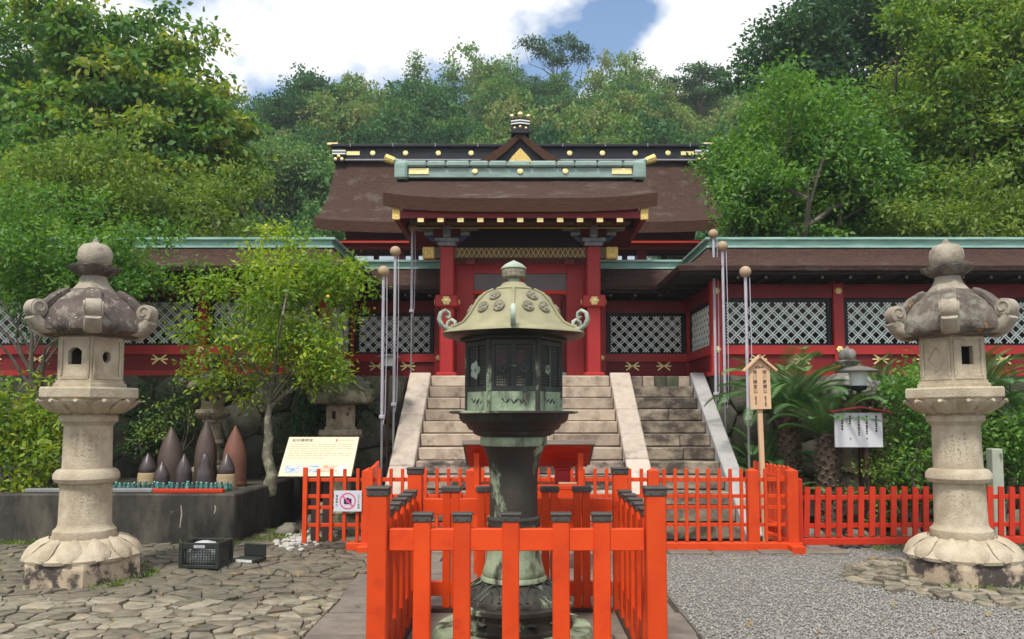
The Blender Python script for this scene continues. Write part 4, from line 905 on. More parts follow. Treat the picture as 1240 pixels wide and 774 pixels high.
MB().lathe([(.20, 1.566), (.20, 1.575)], 24).build('oil_plate', BRZ, bl)
RFP = [(.36, 2.055), (.47, 2.065), (.53, 2.085), (.52, 2.10), (.45, 2.122), (.385, 2.155), (.340, 2.21), (.308, 2.26), (.278, 2.305), (.225, 2.36), (.16, 2.392), (.11, 2.40)]
rf = MB().lathe(RFP[2:], 72, A0, fr=lambda th, i: hexf(A0, .45 + .05 * i if i > 0 else .45)(th, i)).build('roof', BRZR, bl, True, 60)
MB().lathe([(.30, 2.07), (.46, 2.065), (.512, 2.086)], 72, A0, fr=lambda th, i: hexf(A0, .45)(th, i)).build('roof_underside', BRZ, rf, True, 60)
for k in range(6):
    a = A0 + k * math.pi / 3; s_ = MB(); scroll(s_, [(r_ + .004, z_ + .006, .016) for r_, z_ in RFP[3:11]][::-1], .02, a); s_.build('roof_ridge', BRZR, rf, True, 50)
    s_ = MB()
    scroll(s_, [(.46, 2.105, .02), (.51, 2.105, .024), (.548, 2.13, .024), (.565, 2.17, .024), (.553, 2.212, .022), (.522, 2.23, .02), (.495, 2.215, .018), (.492, 2.188, .016), (.508, 2.178, .014), (.518, 2.19, .01)], .035, a); s_.build('roof_scroll', BRZP, rf, True, 50)
    am = a + math.pi / 6                                          # three round crests on every roof panel
    for (dr, dt, zz, tl) in ((.232, .0, 2.338, 50), (.285, .062, 2.258, 62), (.285, -.062, 2.258, 62)):
        cm = MB().lathe([(.040, -.008), (.042, .004), (.038, .008), (.034, .005), (.0, .006)], 20)
        for j in range(3): aa = j * 2.094 + .5; cm.lathe([(.004, .004), (.014, .006), (.010, .012), (.002, .013)], 8, 0, math.cos(aa) * .017, math.sin(aa) * .017)
        co = cm.build('roof_crest', BRZC, rf, True, 40); co.location = ((dr + .016) * math.cos(am) - dt * math.sin(am), (dr + .016) * math.sin(am) + dt * math.cos(am), zz)
        co.rotation_euler = (0, R(90 - (90 - tl)), am + dt * 1.5)
MB().lathe([(.125, 2.39), (.132, 2.405), (.12, 2.42), (.095, 2.43), (.082, 2.448), (.07, 2.455)], 36).build('roof_cap', BRZR, bl, True, 50)
MB().lathe([(.045, 2.45), (.038, 2.465), (.04, 2.48), (.06, 2.487)], 24).build('finial_neck', BRZP, bl, True, 50)
MB().lathe([(.055, 2.482), (.080, 2.495), (.084, 2.525), (.082, 2.548), (.076, 2.556)], 28).build('finial_bowl', BRZC, bl, True, 50)
MB().lathe([(.088, 2.552), (.088, 2.56), (.062, 2.585), (.03, 2.602), (.0, 2.617)], 28).build('finial_tip', BRZP, bl, True, 50)

en = thing('fence_enclosure', 'square vermilion fence with grey capped posts round the bronze lantern', 'fence', (-.02, 5.4, 0))
def capped(x, y, w, d, h, nm, cap=True, rz=0, z0=-.03):
    o = link(nm, MB().box(-w / 2, w / 2, -d / 2, d / 2, z0, h - .02, .006).mesh(nm, VERM), en, (x, y, 0), (0, 0, rz))
    c_ = MB().box(-w / 2 - .006, w / 2 + .006, -d / 2 - .006, d / 2 + .006, h - .052, h - .008, .006); c_.box(-w / 2 - .012, w / 2 + .012, -d / 2 - .012, d / 2 + .012, h - .012, h, .005)
    for q in (-.3, .3): c_.lathe([(.007, -d / 2 - .012), (.007, -d / 2 - .005)], 6) if False else c_.box(q * w - .006, q * w + .006, -d / 2 - .011, -d / 2 - .005, h - .036, h - .024, .002)
    c_.build('post_cap', LEADC, o); return o
E0 = -.815
HW, HD = .80, .80
for sx in (-1, 1):
    for sy in (-1, 1): capped(sx * HW, sy * HD, .112, .112, 1.125, 'corner_post')
for x in (-.545, -.315, -.035, .255, .49): capped(x, -HD, .098, .072, .975, 'picket')
for x in (-.52, -.25, .25, .50):
    for q in (-.034, .034): 
        link('picket', MB().box(-.03, .03, -.03, .03, .05, .94, .004).mesh('picket', VERM), en, (x + q, HD, 0))
    link('picket_cap', MB().box(-.075, .075, -.04, .04, .935, .98, .006).mesh('picket_cap', LEADC), en, (x, HD, 0))
for sx in (-1, 1):
    for i in range(5): capped(sx * HW, -.53 + i * .265, .075, .10, .975, 'picket')
    for z0, z1 in ((.755, .88), (.14, .26)): B('rail', VERM, en, sx * HW - .026, sx * HW + .026, -HD + .066, HD - .066, z0, z1, b=.004)
for sy in (-1, 1):
    for z0, z1 in ((.76, .885), (.14, .25)): B('rail', VERM, en, -HW + .066, HW - .066, sy * HD - .024, sy * HD + .024, z0, z1, b=.004)
    B('ground_sill', BROWN, en, -HW + .07, HW - .07, sy * HD - .05, sy * HD + .05, -.02, .05) if sy > 0 else None
for sx in (-1, 1): B('ground_sill', BROWN, en, sx * HW - .05, sx * HW + .05, -HD + .07, HD - .07, -.02, .05)

# ================================================================ LATTICE FENCE AT THE FOOT OF THE STAIRS
FY = 8.94
lf = thing('lattice_fence', 'low vermilion lattice fence closing off the foot of the stairs', 'fence', (0, FY, 0))
bar = MB().box(-.018, .018, -.016, .016, .12, .925, .003).mesh('bar', VERM)
postm = MB().box(-.062, .062, -.055, .055, .0, .90, .004).add([(-.062, -.055, .90), (.062, -.055, .90), (.062, .055, .90), (-.062, .055, .90), (0, 0, .935)], [(0, 1, 4), (1, 2, 4), (2, 3, 4), (3, 0, 4)]).mesh('post', VERM)
posts = [-1.72, -.55, .45, 1.50, 2.62, 3.06]
for x in posts: link('post', postm, lf, (x, 0, .0))
for a, b in zip(posts, posts[1:]):
    for z_, h_ in ((.80, .045), (.615, .04), (.49, .04), (.295, .04)): B('rail', VERM, lf, a + .063, b - .063, .014, .040, z_ - h_ / 2, z_ + h_ / 2, b=.003)
    n_ = max(2, round((b - a) / .126)); 
    for i in range(1, n_): link('bar', bar, lf, (a + (b - a) * i / n_, -.004, 0))
B('sill', VERM, lf, -1.95, 3.16, -.06, .06, .02, .105, b=.006)
for x in (-1.72, 3.06): B('foot', VERM, lf, x - .075, x + .075, -.22, .20, -.005, .09, b=.006)
# swung-open leaf on the left
gl = thing('fence_gate', 'open vermilion lattice gate leaf carrying the no photography notice', 'gate', (-2.42, FY - .03, 0))
for x, h_ in ((0, .94), (.74, .94)): link('stile', MB().box(-.024, .024, -.02, .02, .10, h_, .003).mesh('stile', VERM), gl, (x, 0, 0))
for i in range(1, 5): link('bar', bar, gl, (.74 * i / 5, -.004, 0))
for z_ in (.80, .615, .49, .295): B('rail', VERM, gl, .025, .715, .014, .036, z_ - .02, z_ + .02, b=.003)
# oblique picket runs going back to the stringers
def run(nm, label, p0, p1, h0, n_, mat_=VERM, w=.075, hgt=.90, tip=True, lean=0., grp=None, base=True):
    t = thing(nm, label, 'fence', (p0[0], p0[1], 0), math.atan2(p1[1] - p0[1], p1[0] - p0[0]), grp); L_ = math.hypot(p1[0] - p0[0], p1[1] - p0[1])
    pm_ = MB().ext([(-w / 2, h0), (w / 2, h0), (w / 2, hgt), (0, hgt + (.02 if tip else .0)), (-w / 2, hgt)], -.012, .012).mesh('picket', mat_)
    for i in range(n_):
        link('picket', pm_, t, (L_ * (i + .5) / n_, -.03 if not lean else -.03, rnd.uniform(-.006, .006)), (0, lean + rnd.uniform(-.008, .008), 0))
    for z_ in (h0 + .12, hgt - .12): B('rail', mat_, t, 0, L_, -.016, .016, z_ - .025, z_ + .025, b=.003)
    if base: B('base_rail', mat_, t, 0, L_, -.05, .05, .045, .125, b=.006)
    return t
run('picket_fence', 'short vermilion picket run going back beside the right stringer', (3.05, 9.02), (2.98, 10.2), .12, 9, hgt=.92)
run('picket_fence', 'short vermilion picket run going back beside the left stringer', (-1.72, 9.02), (-1.86, 10.2), .12, 9, hgt=.92)
pf = run('picket_fence', 'red picket fence with leaning slats right of the lattice fence', (3.20, 9.12), (5.12, 9.22), .14, 15, VERM2, .062, .70, False, R(2.2))
pf2 = run('picket_fence', 'red picket fence beyond the tall right lantern at the frame edge', (5.24, 9.22), (8.2, 9.36), .14, 23, VERM2, .062, .70, False, R(2.2))
for t_, x in ((pf, -.02), (pf2, -.06)): B('end_post', VERM2, t_, x - .05, x + .05, -.06, .05, .0, .80, b=.006)
for x in (3.38, 2.72): link('footing_block', MB().box(-.13, .13, -.1, .1, -.03, .05, .01).mesh('footing_block', SLAB), pf, (x - 3.2, -.05, 0))

# notice with a crossed-out camera
ns = thing('notice_sign', 'white notice with pink crossed out camera hung on the gate leaf', 'sign', (-1.93, FY - .075, .57))
B('panel', SIGNW, ns, -.155, .155, 0, .006, -.115, .115)
tor = MB(); N_ = 40
for r_, yy in ((.092, -.002), (.078, -.002)):
    for j in range(N_): a = 2 * math.pi * j / N_; tor.v.append((r_ * math.cos(a), yy, r_ * math.sin(a)))
tor.f = [(j, (j + 1) % N_, N_ + (j + 1) % N_, N_ + j) for j in range(N_)]; tor.f = [q[::-1] for q in tor.f]
tor.build('pink_ring', PINK, ns)
MB().beam((-.058, -.0045, .058), (.058, -.0045, -.058), .001, .014).build('pink_bar', PINK, ns)
cmr = MB().ext([(-.042, -.034), (.042, -.034), (.042, .026), (.018, .026), (.010, .038), (-.010, .038), (-.018, .026), (-.042, .026)], -.003, -.0015).build('camera_symbol', PURP, ns)
MB().lathe([(.018, 0), (.018, .0008)], 20).build('camera_lens', PINK, ns).matrix_local = Matrix.Translation((0, -.0032, -.004)) @ Matrix.Rotation(R(90), 4, 'X')
vtext('lettering', '撮影禁止', .026, PURP, ns, -.122, -.002, .055, 1.25); vtext('lettering', 'これより神域', .024, PURP, ns, .122, -.002, .07, 1.2)

# offering stand behind the bronze lantern
ds = thing('offering_stand', 'small red roofed stand with a shelf in front of the stairs', 'stand', (.08, 7.75, 0))
for sx in (-1, 1):
    for sy in (-.14, .22): B('leg', VERM, ds, sx * .50 - .025, sx * .50 + .025, sy - .025, sy + .025, 0, 1.17 if sy < 0 else 1.06, b=.004)
    MB().beam((sx * .50, -.12, .80), (sx * .50, .16, 1.05), .03, .03).build('brace', VERM, ds)
T = Matrix.Translation((0, 0, 1.14)) @ Matrix.Rotation(R(-24), 4, 'X')
for i in range(6):
    MB().box(-.60, .60, -.30 + i * .10 + .002, -.30 + (i + 1) * .10 - .002, -.012, .012, .003, T).build('roof_board', VERM2, ds)
MB().box(-.63, .63, -.325, -.301, -.02, .03, .004, T).build('roof_front_edge', GREYW, ds); MB().box(-.63, .63, -.30, .32, .0135, .03, .004, T).build('roof_cover', GREYW, ds)
B('shelf', VERM, ds, -.52, .52, -.17, .25, .82, .86, b=.004)
B('shelf_front', VERM, ds, -.475, .475, -.165, -.145, .70, .82); B('lower_board', VERM, ds, -.475, .475, -.02, .0, .25, .62)
bxo = thing('offering_box', 'small dark red box standing on the offering stand shelf', 'box', (.42, 7.86, .86))
B('body', RED, bxo, -.075, .075, -.06, .06, 0, .13, b=.006); B('lid', RED, bxo, -.085, .085, -.07, .07, .13, .155, b=.006)
tag(MB().box(-.09, .09, -.04, .04, 0, .02, .004).build('wooden_tray', WOOD), 'small wooden tray at the right end of the red shelf', 'tray').location = (.46, 7.70, .862)

# ================================================================ BASIN WITH SHELLS
ba = thing('stone_planter', 'long soot dark concrete planter at the left edge', 'planter', (0, 0, 0))
B('front_wall', CONC, ba, -8.2, -3.38, 9.40, 9.62, -.05, .595, b=.02); B('side_wall', CONC, ba, -3.60, -3.383, 9.625, 11.85, -.05, .592, b=.02)
B('back_wall', CONC, ba, -8.2, -3.605, 11.65, 11.85, -.05, .59, b=.02); B('inner_slab', CONCT, ba, -8.2, -3.605, 9.625, 11.645, -.05, .57)
for x, l_ in ((-4.02, .26), (-3.62, .10)):           # pale lime streaks
    MB().tube([(x, 9.398, .46), (x + .012, 9.397, .46 - l_ * .4), (x - .006, 9.397, .46 - l_)], [.006, .009, .005], 5).build('lime_streak', STRING, ba, True)
tag(B('metal_edging', ALU, None, -5.95, -4.42, 9.50, 9.62, .60, .645, b=.006), 'grey metal edging strip lying along the planter rim', 'edging strip')
tag(B('red_strip', VERM2, None, -4.40, -3.56, 9.47, 9.55, .60, .642, b=.004), 'bright red strip lying along the planter rim', 'strip')
def ogive(r_, h_, n=10, body=.45): 
    p = [(r_ * .97, 0), (r_, h_ * .1), (r_, h_ * body)]
    for i in range(1, n + 1): t = i / n; p.append((max(.004, r_ * math.cos(t * math.pi / 2) ** .85), h_ * body + h_ * (1 - body) * math.sin(t * math.pi / 2) ** 1.05 if t < 1 else h_))
    return p
def ogive(r_, h_, n=12, body=.42):
    p = [(r_ * .94, 0), (r_, h_ * .22), (r_, h_ * body)]
    for i in range(1, n + 1): t = i / n; p.append((max(.003, r_ * (1 - t ** 1.75)), h_ * (body + (1 - body) * t)))
    return p
for x, yv, r_, h_, m, lb, kind in ((-4.70, 10.62, .165, .80, SHELL, 'tall brown pointed shell, leftmost of the three big ones', 0), (-4.27, 10.72, .145, .90, SHELL, 'tallest brown pointed shell, in the middle of the back row', 0),
        (-3.84, 10.62, .155, .82, SHELLR, 'big reddish rusty pointed shell at the right end', 0), (-4.88, 10.35, .105, .26, SHELLP, 'small dark shell tip on a straw base, leftmost of all', 1),
        (-4.60, 10.15, .098, .36, SHELLP, 'smallest dark shell, in front of the left big one', 0), (-4.32, 10.15, .10, .46, SHELLP, 'glossy dark shell between the left and middle big ones', 0),
        (-4.05, 10.15, .115, .47, SHELLP, 'stepped dark shell with a narrow shoulder in the front row', 2), (-3.77, 10.15, .105, .27, SHELLP, 'dark shell tip on a pale straw base at the right', 1)):
    t = thing('artillery_shell', lb, 'shell', (x, yv, .57), 0, 'old shells standing on the planter')
    if kind == 1:
        MB().lathe([(r_ * 1.12, 0), (r_ * 1.18, .05), (r_ * 1.1, .09), (r_ * 1.16, .14), (r_ * 1.08, .2), (r_ * .9, .205)], 24).build('straw_base', STRAW, t, True, 50); MB().lathe([(q, z_ + .2) for q, z_ in ogive(r_, h_, 12, .1)], 28).build('body', m, t, True)
    elif kind == 2: MB().lathe([(r_, 0), (r_, h_ * .36), (r_ * .92, h_ * .5), (r_ * .62, h_ * .66), (r_ * .58, h_ * .74), (r_ * .54, h_ * .80), (r_ * .36, h_ * .94), (r_ * .22, h_ * .98), (.004, h_)], 28).build('body', m, t, True)
    else: MB().lathe(ogive(r_, h_), 32).build('body', m, t, True)
    if kind != 1: MB().lathe([(r_ * 1.02, .03), (r_ * 1.035, .035), (r_ * 1.035, .06), (r_ * 1.02, .065)], 28).build('driving_band', m, t)
cup = MB().lathe([(.020, 0), (.027, .01), (.027, .055), (.020, .07), (.022, .09), (.018, .095)], 12).mesh('glass_cup', GLASSG, True)
for row, (yv, n_) in enumerate(((9.88, 26), (9.98, 26))):
    lbl = ('small green glass cup in the front row before the shells', 'small green glass cup in the back row before the shells')[row]
    for i in range(n_):
        tag(link('glass_cup', cup, None, (-5.18 + i * .060 + row * .03 + rnd.uniform(-.008, .008), yv + rnd.uniform(-.015, .015), .57 + .0), (0, 0, 0), (1, 1, rnd.uniform(.9, 1.35))), lbl, 'cup', ('front', 'back')[row] + ' row of green cups on the planter')

# ================================================================ SIGNS, LAMPS, POLES, CRATE
ib = thing('information_board', 'tilted cream information board with printed text and two pictures', 'sign', (-2.45, 9.42, .80))
T = Matrix.Rotation(math.atan2(.45, .43), 4, 'X')               # board plane: local x across, local y up the slope
Ls = math.hypot(.43, .45)
MB().box(-.445, .445, -.012, Ls + .012, -.02, -.001, .004, T).build('backing', BROWN, ib); MB().box(-.435, .435, 0, Ls, .0, .003, 0, T).build('panel', CREAM, ib)
pr = T.to_euler()
def flat(nm, m, x0, x1, y0, y1, z=.0045): MB().box(x0, x1, y0, y1, .0032, z, 0, T).build(nm, m, ib)
flat('coast_picture', SEAPIC, -.37, .03, .055, .16); flat('festival_picture', FESTPIC, .05, .25, .06, .165); flat('map_panel', SIGNW, .265, .36, .045, .165); flat('red_seal', REDSEAL, .155, .172, Ls - .075, Ls - .035)
def btxt(s, size, m, x, y, al='LEFT'):
    p = T @ Vector((x, y, .0045)); text('lettering', s, size, m, ib, p, pr, al)
btxt('紀州東照宮', .052, INK, -.385, Ls - .058)
for i in range(7):                                              # lines of small print, too fine to read
    yy = Ls - .125 - i * .037; x = -.385; lm = MB()
    while x < (.38 if i not in (3, 6) else .05):
        w_ = rnd.uniform(.02, .09); lm.box(x, min(.385, x + w_), yy, yy + .012, .0032, .0042, 0, T); x += w_ + rnd.uniform(.006, .02)
    lm.build('small_print', INKB, ib)
lm = MB(); x = .18
while x < .37: lm.box(x, x + .014, Ls - .066, Ls - .044, .0032, .0042, 0, T); x += .022
lm.build('small_print', INKB, ib)
for x in (-.02, .12): MB().box(x - .05, x + .05, .12, .17, -.80, .12, .006).build('leg', BROWN, ib)

ws = thing('shrine_sign', 'pale wooden sign with little gabled roof and two inscribed columns', 'sign', (2.95, 9.55, 0)); ws.rotation_euler = (0, R(-1.2), 0)
B('post', WOOD, ws, -.028, .028, .0, .05, 0, 1.70, b=.004); MB().ext([(-.125, 1.60), (.125, 1.60), (.125, 2.10), (0, 2.215), (-.125, 2.10)], -.03, -.002).build('board', WOOD, ws)
for s in (-1, 1): MB().beam((-.012 * s, -.03, 2.25), (s * .20, -.03, 2.06), .10, .026, up=(0, 0, 1), b=.003).build('roof_board', WOOD, ws)
text('lettering', '御祭神', .034, INK, ws, (0, -.0325, 2.105))
for x, s1, s2 in ((.058, '徳川家康公', '（東照大権現）'), (-.058, '徳川頼宣公', '（南龍大神）')):
    vtext('lettering', s1, .054, INK, ws, x, -.0325, 2.045, 1.08); vtext('lettering', s2.replace('（', '').replace('）', ''), .026, INK, ws, x, -.0325, 1.745, 1.02)

def lamp(label, loc, h, s=1.):
    t = thing('garden_lamp', label, 'lamp', loc); MB().tube([(0, 0, -.02), (0, 0, h)], .03 * s, 10).build('post', BROWN, t, True)
    MB().lathe([(.04 * s, h - .02), (.10 * s, h), (.11 * s, h + .05 * s)], 20).build('socket', BLACK, t, True); MB().lathe([(.10 * s, h + .051 * s), (.125 * s, h + .24 * s)], 24).build('glass', LAMPW, t, True)
    MB().lathe([(.27 * s, h + .236 * s), (.275 * s, h + .25 * s), (.12 * s, h + .30 * s), (.03 * s, h + .32 * s)], 28).build('hat', LAMPH, t, True); return t
lamp('white glass garden lamp with flat hat above the white sign', (4.45, 10.32, 0), 1.86, .98); lamp('small white garden lamp beside the left flag poles', (-1.93, 11.45, 0), 2.20, .68)
wsn = thing('notice_board', 'white notice board with small brown roof below the lamp', 'sign', (4.27, 9.95, 0))
B('post', BROWN, wsn, .08, .14, .02, .08, 0, 1.6, b=.006); B('panel', SIGNW, wsn, -.30, .30, -.02, .015, 1.12, 1.555, b=.004)
for s in (-1, 1): MB().beam((0, -.02, 1.625), (s * .37, -.02, 1.565), .16, .02, b=.003).build('roof_board', DRED, wsn)
for i, x in enumerate((.22, .10, -.0, -.11, -.21)):                # columns of brush writing, not legible in the picture
    z_ = 1.52; lm = MB(); k = 0
    while z_ > (1.34, 1.30, 1.28, 1.42, 1.36)[i]:
        h_ = rnd.uniform(.012, .03); lm.box(x - .011, x + .011, -.0235, -.0205, z_ - h_, z_); z_ -= h_ + rnd.uniform(.006, .012); k += 1
    lm.build('brush_writing', INK, wsn)
    if i % 2: MB().box(x - .006, x + .006, -.0235, -.0205, 1.22, 1.24).build('brush_writing', INK, wsn)
tag(B('marker_post', mat('pale_green_post', (.42, .45, .36), (.34, .37, .29), 5, .8), None, 5.98, 6.12, 10.0, 10.14, -.02, 1.10, b=.01), 'pale green square stone post behind the right picket fence', 'post')
def pole(label, x, y, z0, z1, r_, grp):
    t = thing('flag_pole', label, 'pole', (x, y, z0), 0, grp); h_ = z1 - z0; w0 = h_ * .42
    MB().tube([(0, 0, -.02), (0, 0, h_ - r_)], .016, 10).build('shaft', STEEL, t, True)
    MB().tube([(0, 0, w0), (0, 0, h_ - r_ * 1.6)], .021, 10).build('wrapped_upper_shaft', POLEW, t, True)
    MB().tube([(.05, -.02, h_ - r_ * 2), (.058, -.02, h_ * .72), (.045, -.02, w0 + .05), (.02, -.02, w0 - .1)], .006, 5).build('halyard', POLEW, t, True)
    MB().box(-.035, .035, -.035, .035, w0 - .02, w0 + .03, .008).build('cleat', POLEW, t)
    MB().lathe([(r_ * math.sin(a), h_ - r_ - r_ * math.cos(a)) for a in [math.pi * i / 14 for i in range(1, 14)]], 24).build('ball', BALL, t, True, 0)
pole('shortest ball topped pole left of the stairs', -1.865, 10.6, 0, 3.56, .078, 'ball topped poles'); pole('middle ball topped pole left of the stairs', -1.82, 11.3, 0, 3.98, .078, 'ball topped poles'); pole('tallest ball topped pole by the left gate post', -1.80, 12.9, PZ, 4.72, .075, 'ball topped poles')
pole('tallest ball topped pole right of the stairs', 2.975, 11.93, 0, 4.38, .075, 'ball topped poles'); pole('middle ball topped pole right of the stairs', 3.0, 11.5, 0, 4.10, .078, 'ball topped poles'); pole('shortest ball topped pole right of the stairs', 3.02, 10.42, 0, 3.52, .078, 'ball topped poles')
# plastic crate
ct = thing('plastic_crate', 'black plastic crate holding a pale bag on the stone paving', 'crate', (-3.16, 8.02, .02), R(-4))
Wc, Dc, Hc = .185, .15, .25
for yv in (-Dc, Dc):
    for z0, z1 in ((0, .035), (Hc - .06, Hc)): B('rim', CRATE, ct, -Wc, Wc, yv - .012, yv + .012, z0, z1, b=.004)
for xv in (-Wc + .0, Wc):
    for z0, z1 in ((0, .035), (Hc - .06, Hc)): B('rim', CRATE, ct, xv - .012, xv + .012, -Dc + .013, Dc - .013, z0 + .001, z1 + .001, b=.004)
    for yv in (-Dc, Dc): B('corner_post', CRATE, ct, xv - .02, xv + .02, yv - .02, yv + .02, .0, Hc + .004, b=.004)
for yv in (-Dc, Dc):
    m_ = MB()
    for i in range(13): m_.box(-Wc + .02 + i * .0275, -Wc + .025 + i * .0275, yv - .004, yv + .004, .035, Hc - .06)
    for j in range(6): m_.box(-Wc + .02, Wc - .02, yv - .0035, yv + .0035, .055 + j * .024, .060 + j * .024)
    m_.build('side_grid', CRATE, ct)
for xv in (-Wc, Wc):
    m_ = MB()
    for i in range(10): m_.box(xv - .004, xv + .004, -Dc + .02 + i * .03, -Dc + .027 + i * .03, .035, Hc - .06)
    for j in range(6): m_.box(xv - .0035, xv + .0035, -Dc + .02, Dc - .02, .055 + j * .024, .060 + j * .024)
    m_.build('side_grid', CRATE, ct)
B('handle', POLEW, ct, -.055, .06, -Dc - .016, -Dc - .0125, Hc - .05, Hc - .02, b=.001); B('bottom', CRATE, ct, -Wc + .013, Wc - .013, -Dc + .013, Dc - .013, .002, .012)
bgm = MB().lathe([(.10, 0), (.17, .03), (.17, .10), (.15, .17), (.09, .22), (.03, .235)], 22, fr=lambda th, i: 1 + .10 * math.sin(th * 5 + i * 1.7) + .06 * math.sin(th * 11 + i)).build('plastic_bag', BAG, None, True, 0)
bgm.location = (-3.18, 8.02, .035); bgm.scale = (1.02, .75, 1.0); tag(bgm, 'crumpled pale plastic bag inside the black crate', 'bag')
tr = thing('plastic_tray', 'flat black tray leaning behind the crate', 'tray', (-2.80, 8.25, .02), R(-18))
B('frame', CRATE, tr, -.13, .13, -.10, .10, 0, .04, b=.006); B('back_board', CRATE, tr, -.13, .13, .07, .10, .041, .17, b=.006); B('paper_label', PAPER, tr, -.10, .10, -.106, -.1005, .008, .034)
tag(B('white_stick', POLEW, None, -2.72, -2.56, 9.28, 9.33, .01, .045, b=.006), 'short white block lying at the planter corner', 'block')

# ================================================================ LOOSE ROCKS
def rock(mb, x, y, z, s, r, sq=.7):
    pr_ = []; vs = []; n_ = 8
    for i in range(1, 6):
        a = math.pi * i / 6
        for j in range(n_): th = 2 * math.pi * j / n_; k = s * r.uniform(.78, 1.15); vs.append((x + k * math.sin(a) * math.cos(th), y + k * math.sin(a) * math.sin(th), z - k * math.cos(a) * sq))
    fs = [(i * n_ + j, i * n_ + (j + 1) % n_, (i + 1) * n_ + (j + 1) % n_, (i + 1) * n_ + j) for i in range(4) for j in range(n_)] + [tuple(reversed(range(n_))), tuple(4 * n_ + j for j in range(n_))]
    return mb.add(vs, fs)
rq = random.Random(77)
for i, (x, yv, s) in enumerate(((-2.95, 10.1, .16), (-2.72, 10.6, .2), (-2.6, 10.2, .12), (3.5, 9.6, .18), (3.75, 9.5, .13), (4.1, 9.6, .16), (4.75, 9.7, .2), (5.0, 9.6, .12), (3.6, 11.0, .35), (4.1, 11.4, .45), (5.3, 11.2, .5), (2.99, 11.0, .12), (6.6, 10.3, .3))):
    where = ('beside the planter end', 'under the tilted information board', 'behind the open gate leaf', 'at the left end of the red picket fence', 'behind the third red picket', 'behind the middle of the red picket fence', 'below the white notice board', 'left of the tall right lantern', 'at the foot of the cycads', 'behind the cycads', 'beneath the leafy shrub', 'beside the pale right stringer', 'at the right frame edge')[i]
    o = rock(MB(), 0, 0, 0, s, rq).build('boulder', ROCK, None, True, 45); o.location = (x, yv, s * .3); tag(o, 'rough grey boulder ' + where, 'rock', 'boulders round the court')
m_ = MB()
for i in range(120): s = rq.uniform(.02, .05); rock(m_, -2.62 + rq.gauss(0, .14), 9.75 + rq.gauss(0, .35), s * .5, s, rq)
tag(m_.build('white_stones', ROCKW, None, True, 45), 'heap of small white stones behind the gate leaf', 'stones', kind='stuff')
# ring of cobbles round the right lantern
rg = MB().lathe([(1.06, -.03), (1.06, .0)], 40, 0, 4.17, 7.45).build('cobble_ring', SOIL); struct(rg)
pc = [p for p in cells(2.9, 5.4, 6.3, 8.6, .12, 8, jit=.5, ax=1.35) if .5 < math.hypot(sum(q[0] for q in p) / len(p) - 4.17, sum(q[1] for q in p) / len(p) - 7.45) < 1.08 + .06 * math.sin(7 * p[0][0])]
stones(rg, pc, .010, .03, PAVE, 'cobble', rq, 300, hj=.014, tilt=.12)
m_ = MB()
for i in range(260):
    x = rq.uniform(3.2, 8); yv = 9.35 + abs(rq.gauss(0, .5)); s = rq.uniform(.015, .05); rock(m_, x, yv, s * .3, s, rq)
tag(m_.build('rubble', ROCK, None, True, 45), 'small rubble and leaf litter behind the right picket fence', 'rubble', kind='stuff')

# ================================================================ CYCADS
def frond_mesh(L_, seed, dro):
    r = np.random.default_rng(seed); mb_ = MB(); n_ = 36; pts = []
    for i in range(n_ + 1): t = i / n_; a = R(62) - dro * t * t; pts.append((pts[-1] + Vector((math.cos(a), 0, math.sin(a))) * L_ / n_) if pts else Vector((0, 0, 0)))
    vs = []
    for i in range(3, n_):
        p = pts[i]; d = (pts[i + 1] - pts[i - 1]).normalized(); t = i / n_; ll = L_ * .21 * math.sin(math.pi * min(1, .12 + .88 * t)) ** .6
        up = Vector((-d.z, 0, d.x))
        for s_ in (-1, 1):
            ax = (d * .65 + Vector((0, s_, 0)) * .8 + up * .28).normalized(); sd_ = d.cross(ax).cross(ax).normalized() * .010
            vs += [p - sd_, p + ax * ll * .5 - sd_ + Vector((0, 0, -.004)), p + ax * ll + Vector((0, 0, -ll * .10)), p + ax * ll * .5 + sd_]
    me = leaf_mesh('frond', np.array([tuple(v) for v in vs]), r.uniform(.1, .9) * .6 + r.uniform(0, .4, len(vs) // 4), L_FERN)
    return me
FR = [frond_mesh(.92 + .08 * i, 70 + i, R(55 + 14 * i)) for i in range(4)]
def cycad(label, x, y, h_, s, n_, seed, z0=0, lean=(0, 0)):
    t = thing('cycad', label, 'cycad', (x, y, z0), 0, 'cycads beside the stairs'); r = random.Random(seed)
    tb = MB().lathe([(.13, -.05), (.15, .1), (.14, h_ * .5), (.15, h_ * .85), (.12, h_ + .02), (.03, h_ + .06)], 18, fr=lambda th, i: 1 + .06 * math.sin(th * 7 + i * 2)); 
    for i in range(int(h_ * 120)):
        a = i * 2.4; z_ = h_ * (i + .5) / (h_ * 120); q = .135; tb.beam((q * math.cos(a), q * math.sin(a), z_), ((q + .04) * math.cos(a), (q + .04) * math.sin(a), z_ + .035), .035, .02)
    tb.build('trunk', CYTR, t)
    for i in range(n_):
        a = i * 2.3999 + r.uniform(-.2, .2); tilt = (i / n_) ** .8; o = link('frond', FR[r.randrange(4)], t, (.05 * math.cos(a), .05 * math.sin(a), h_ + .02), (0, R(-22 + 62 * tilt + r.uniform(-8, 8)), a), (s * r.uniform(.85, 1.1),) * 3); o.rotation_mode = 'XYZ'
cycad('tall cycad with upright fronds behind the wooden sign', 3.72, 10.9, 1.50, 1.12, 34, 1); cycad('cycad with shaggy trunk right of the wooden sign', 4.02, 10.3, 1.22, .82, 28, 2)
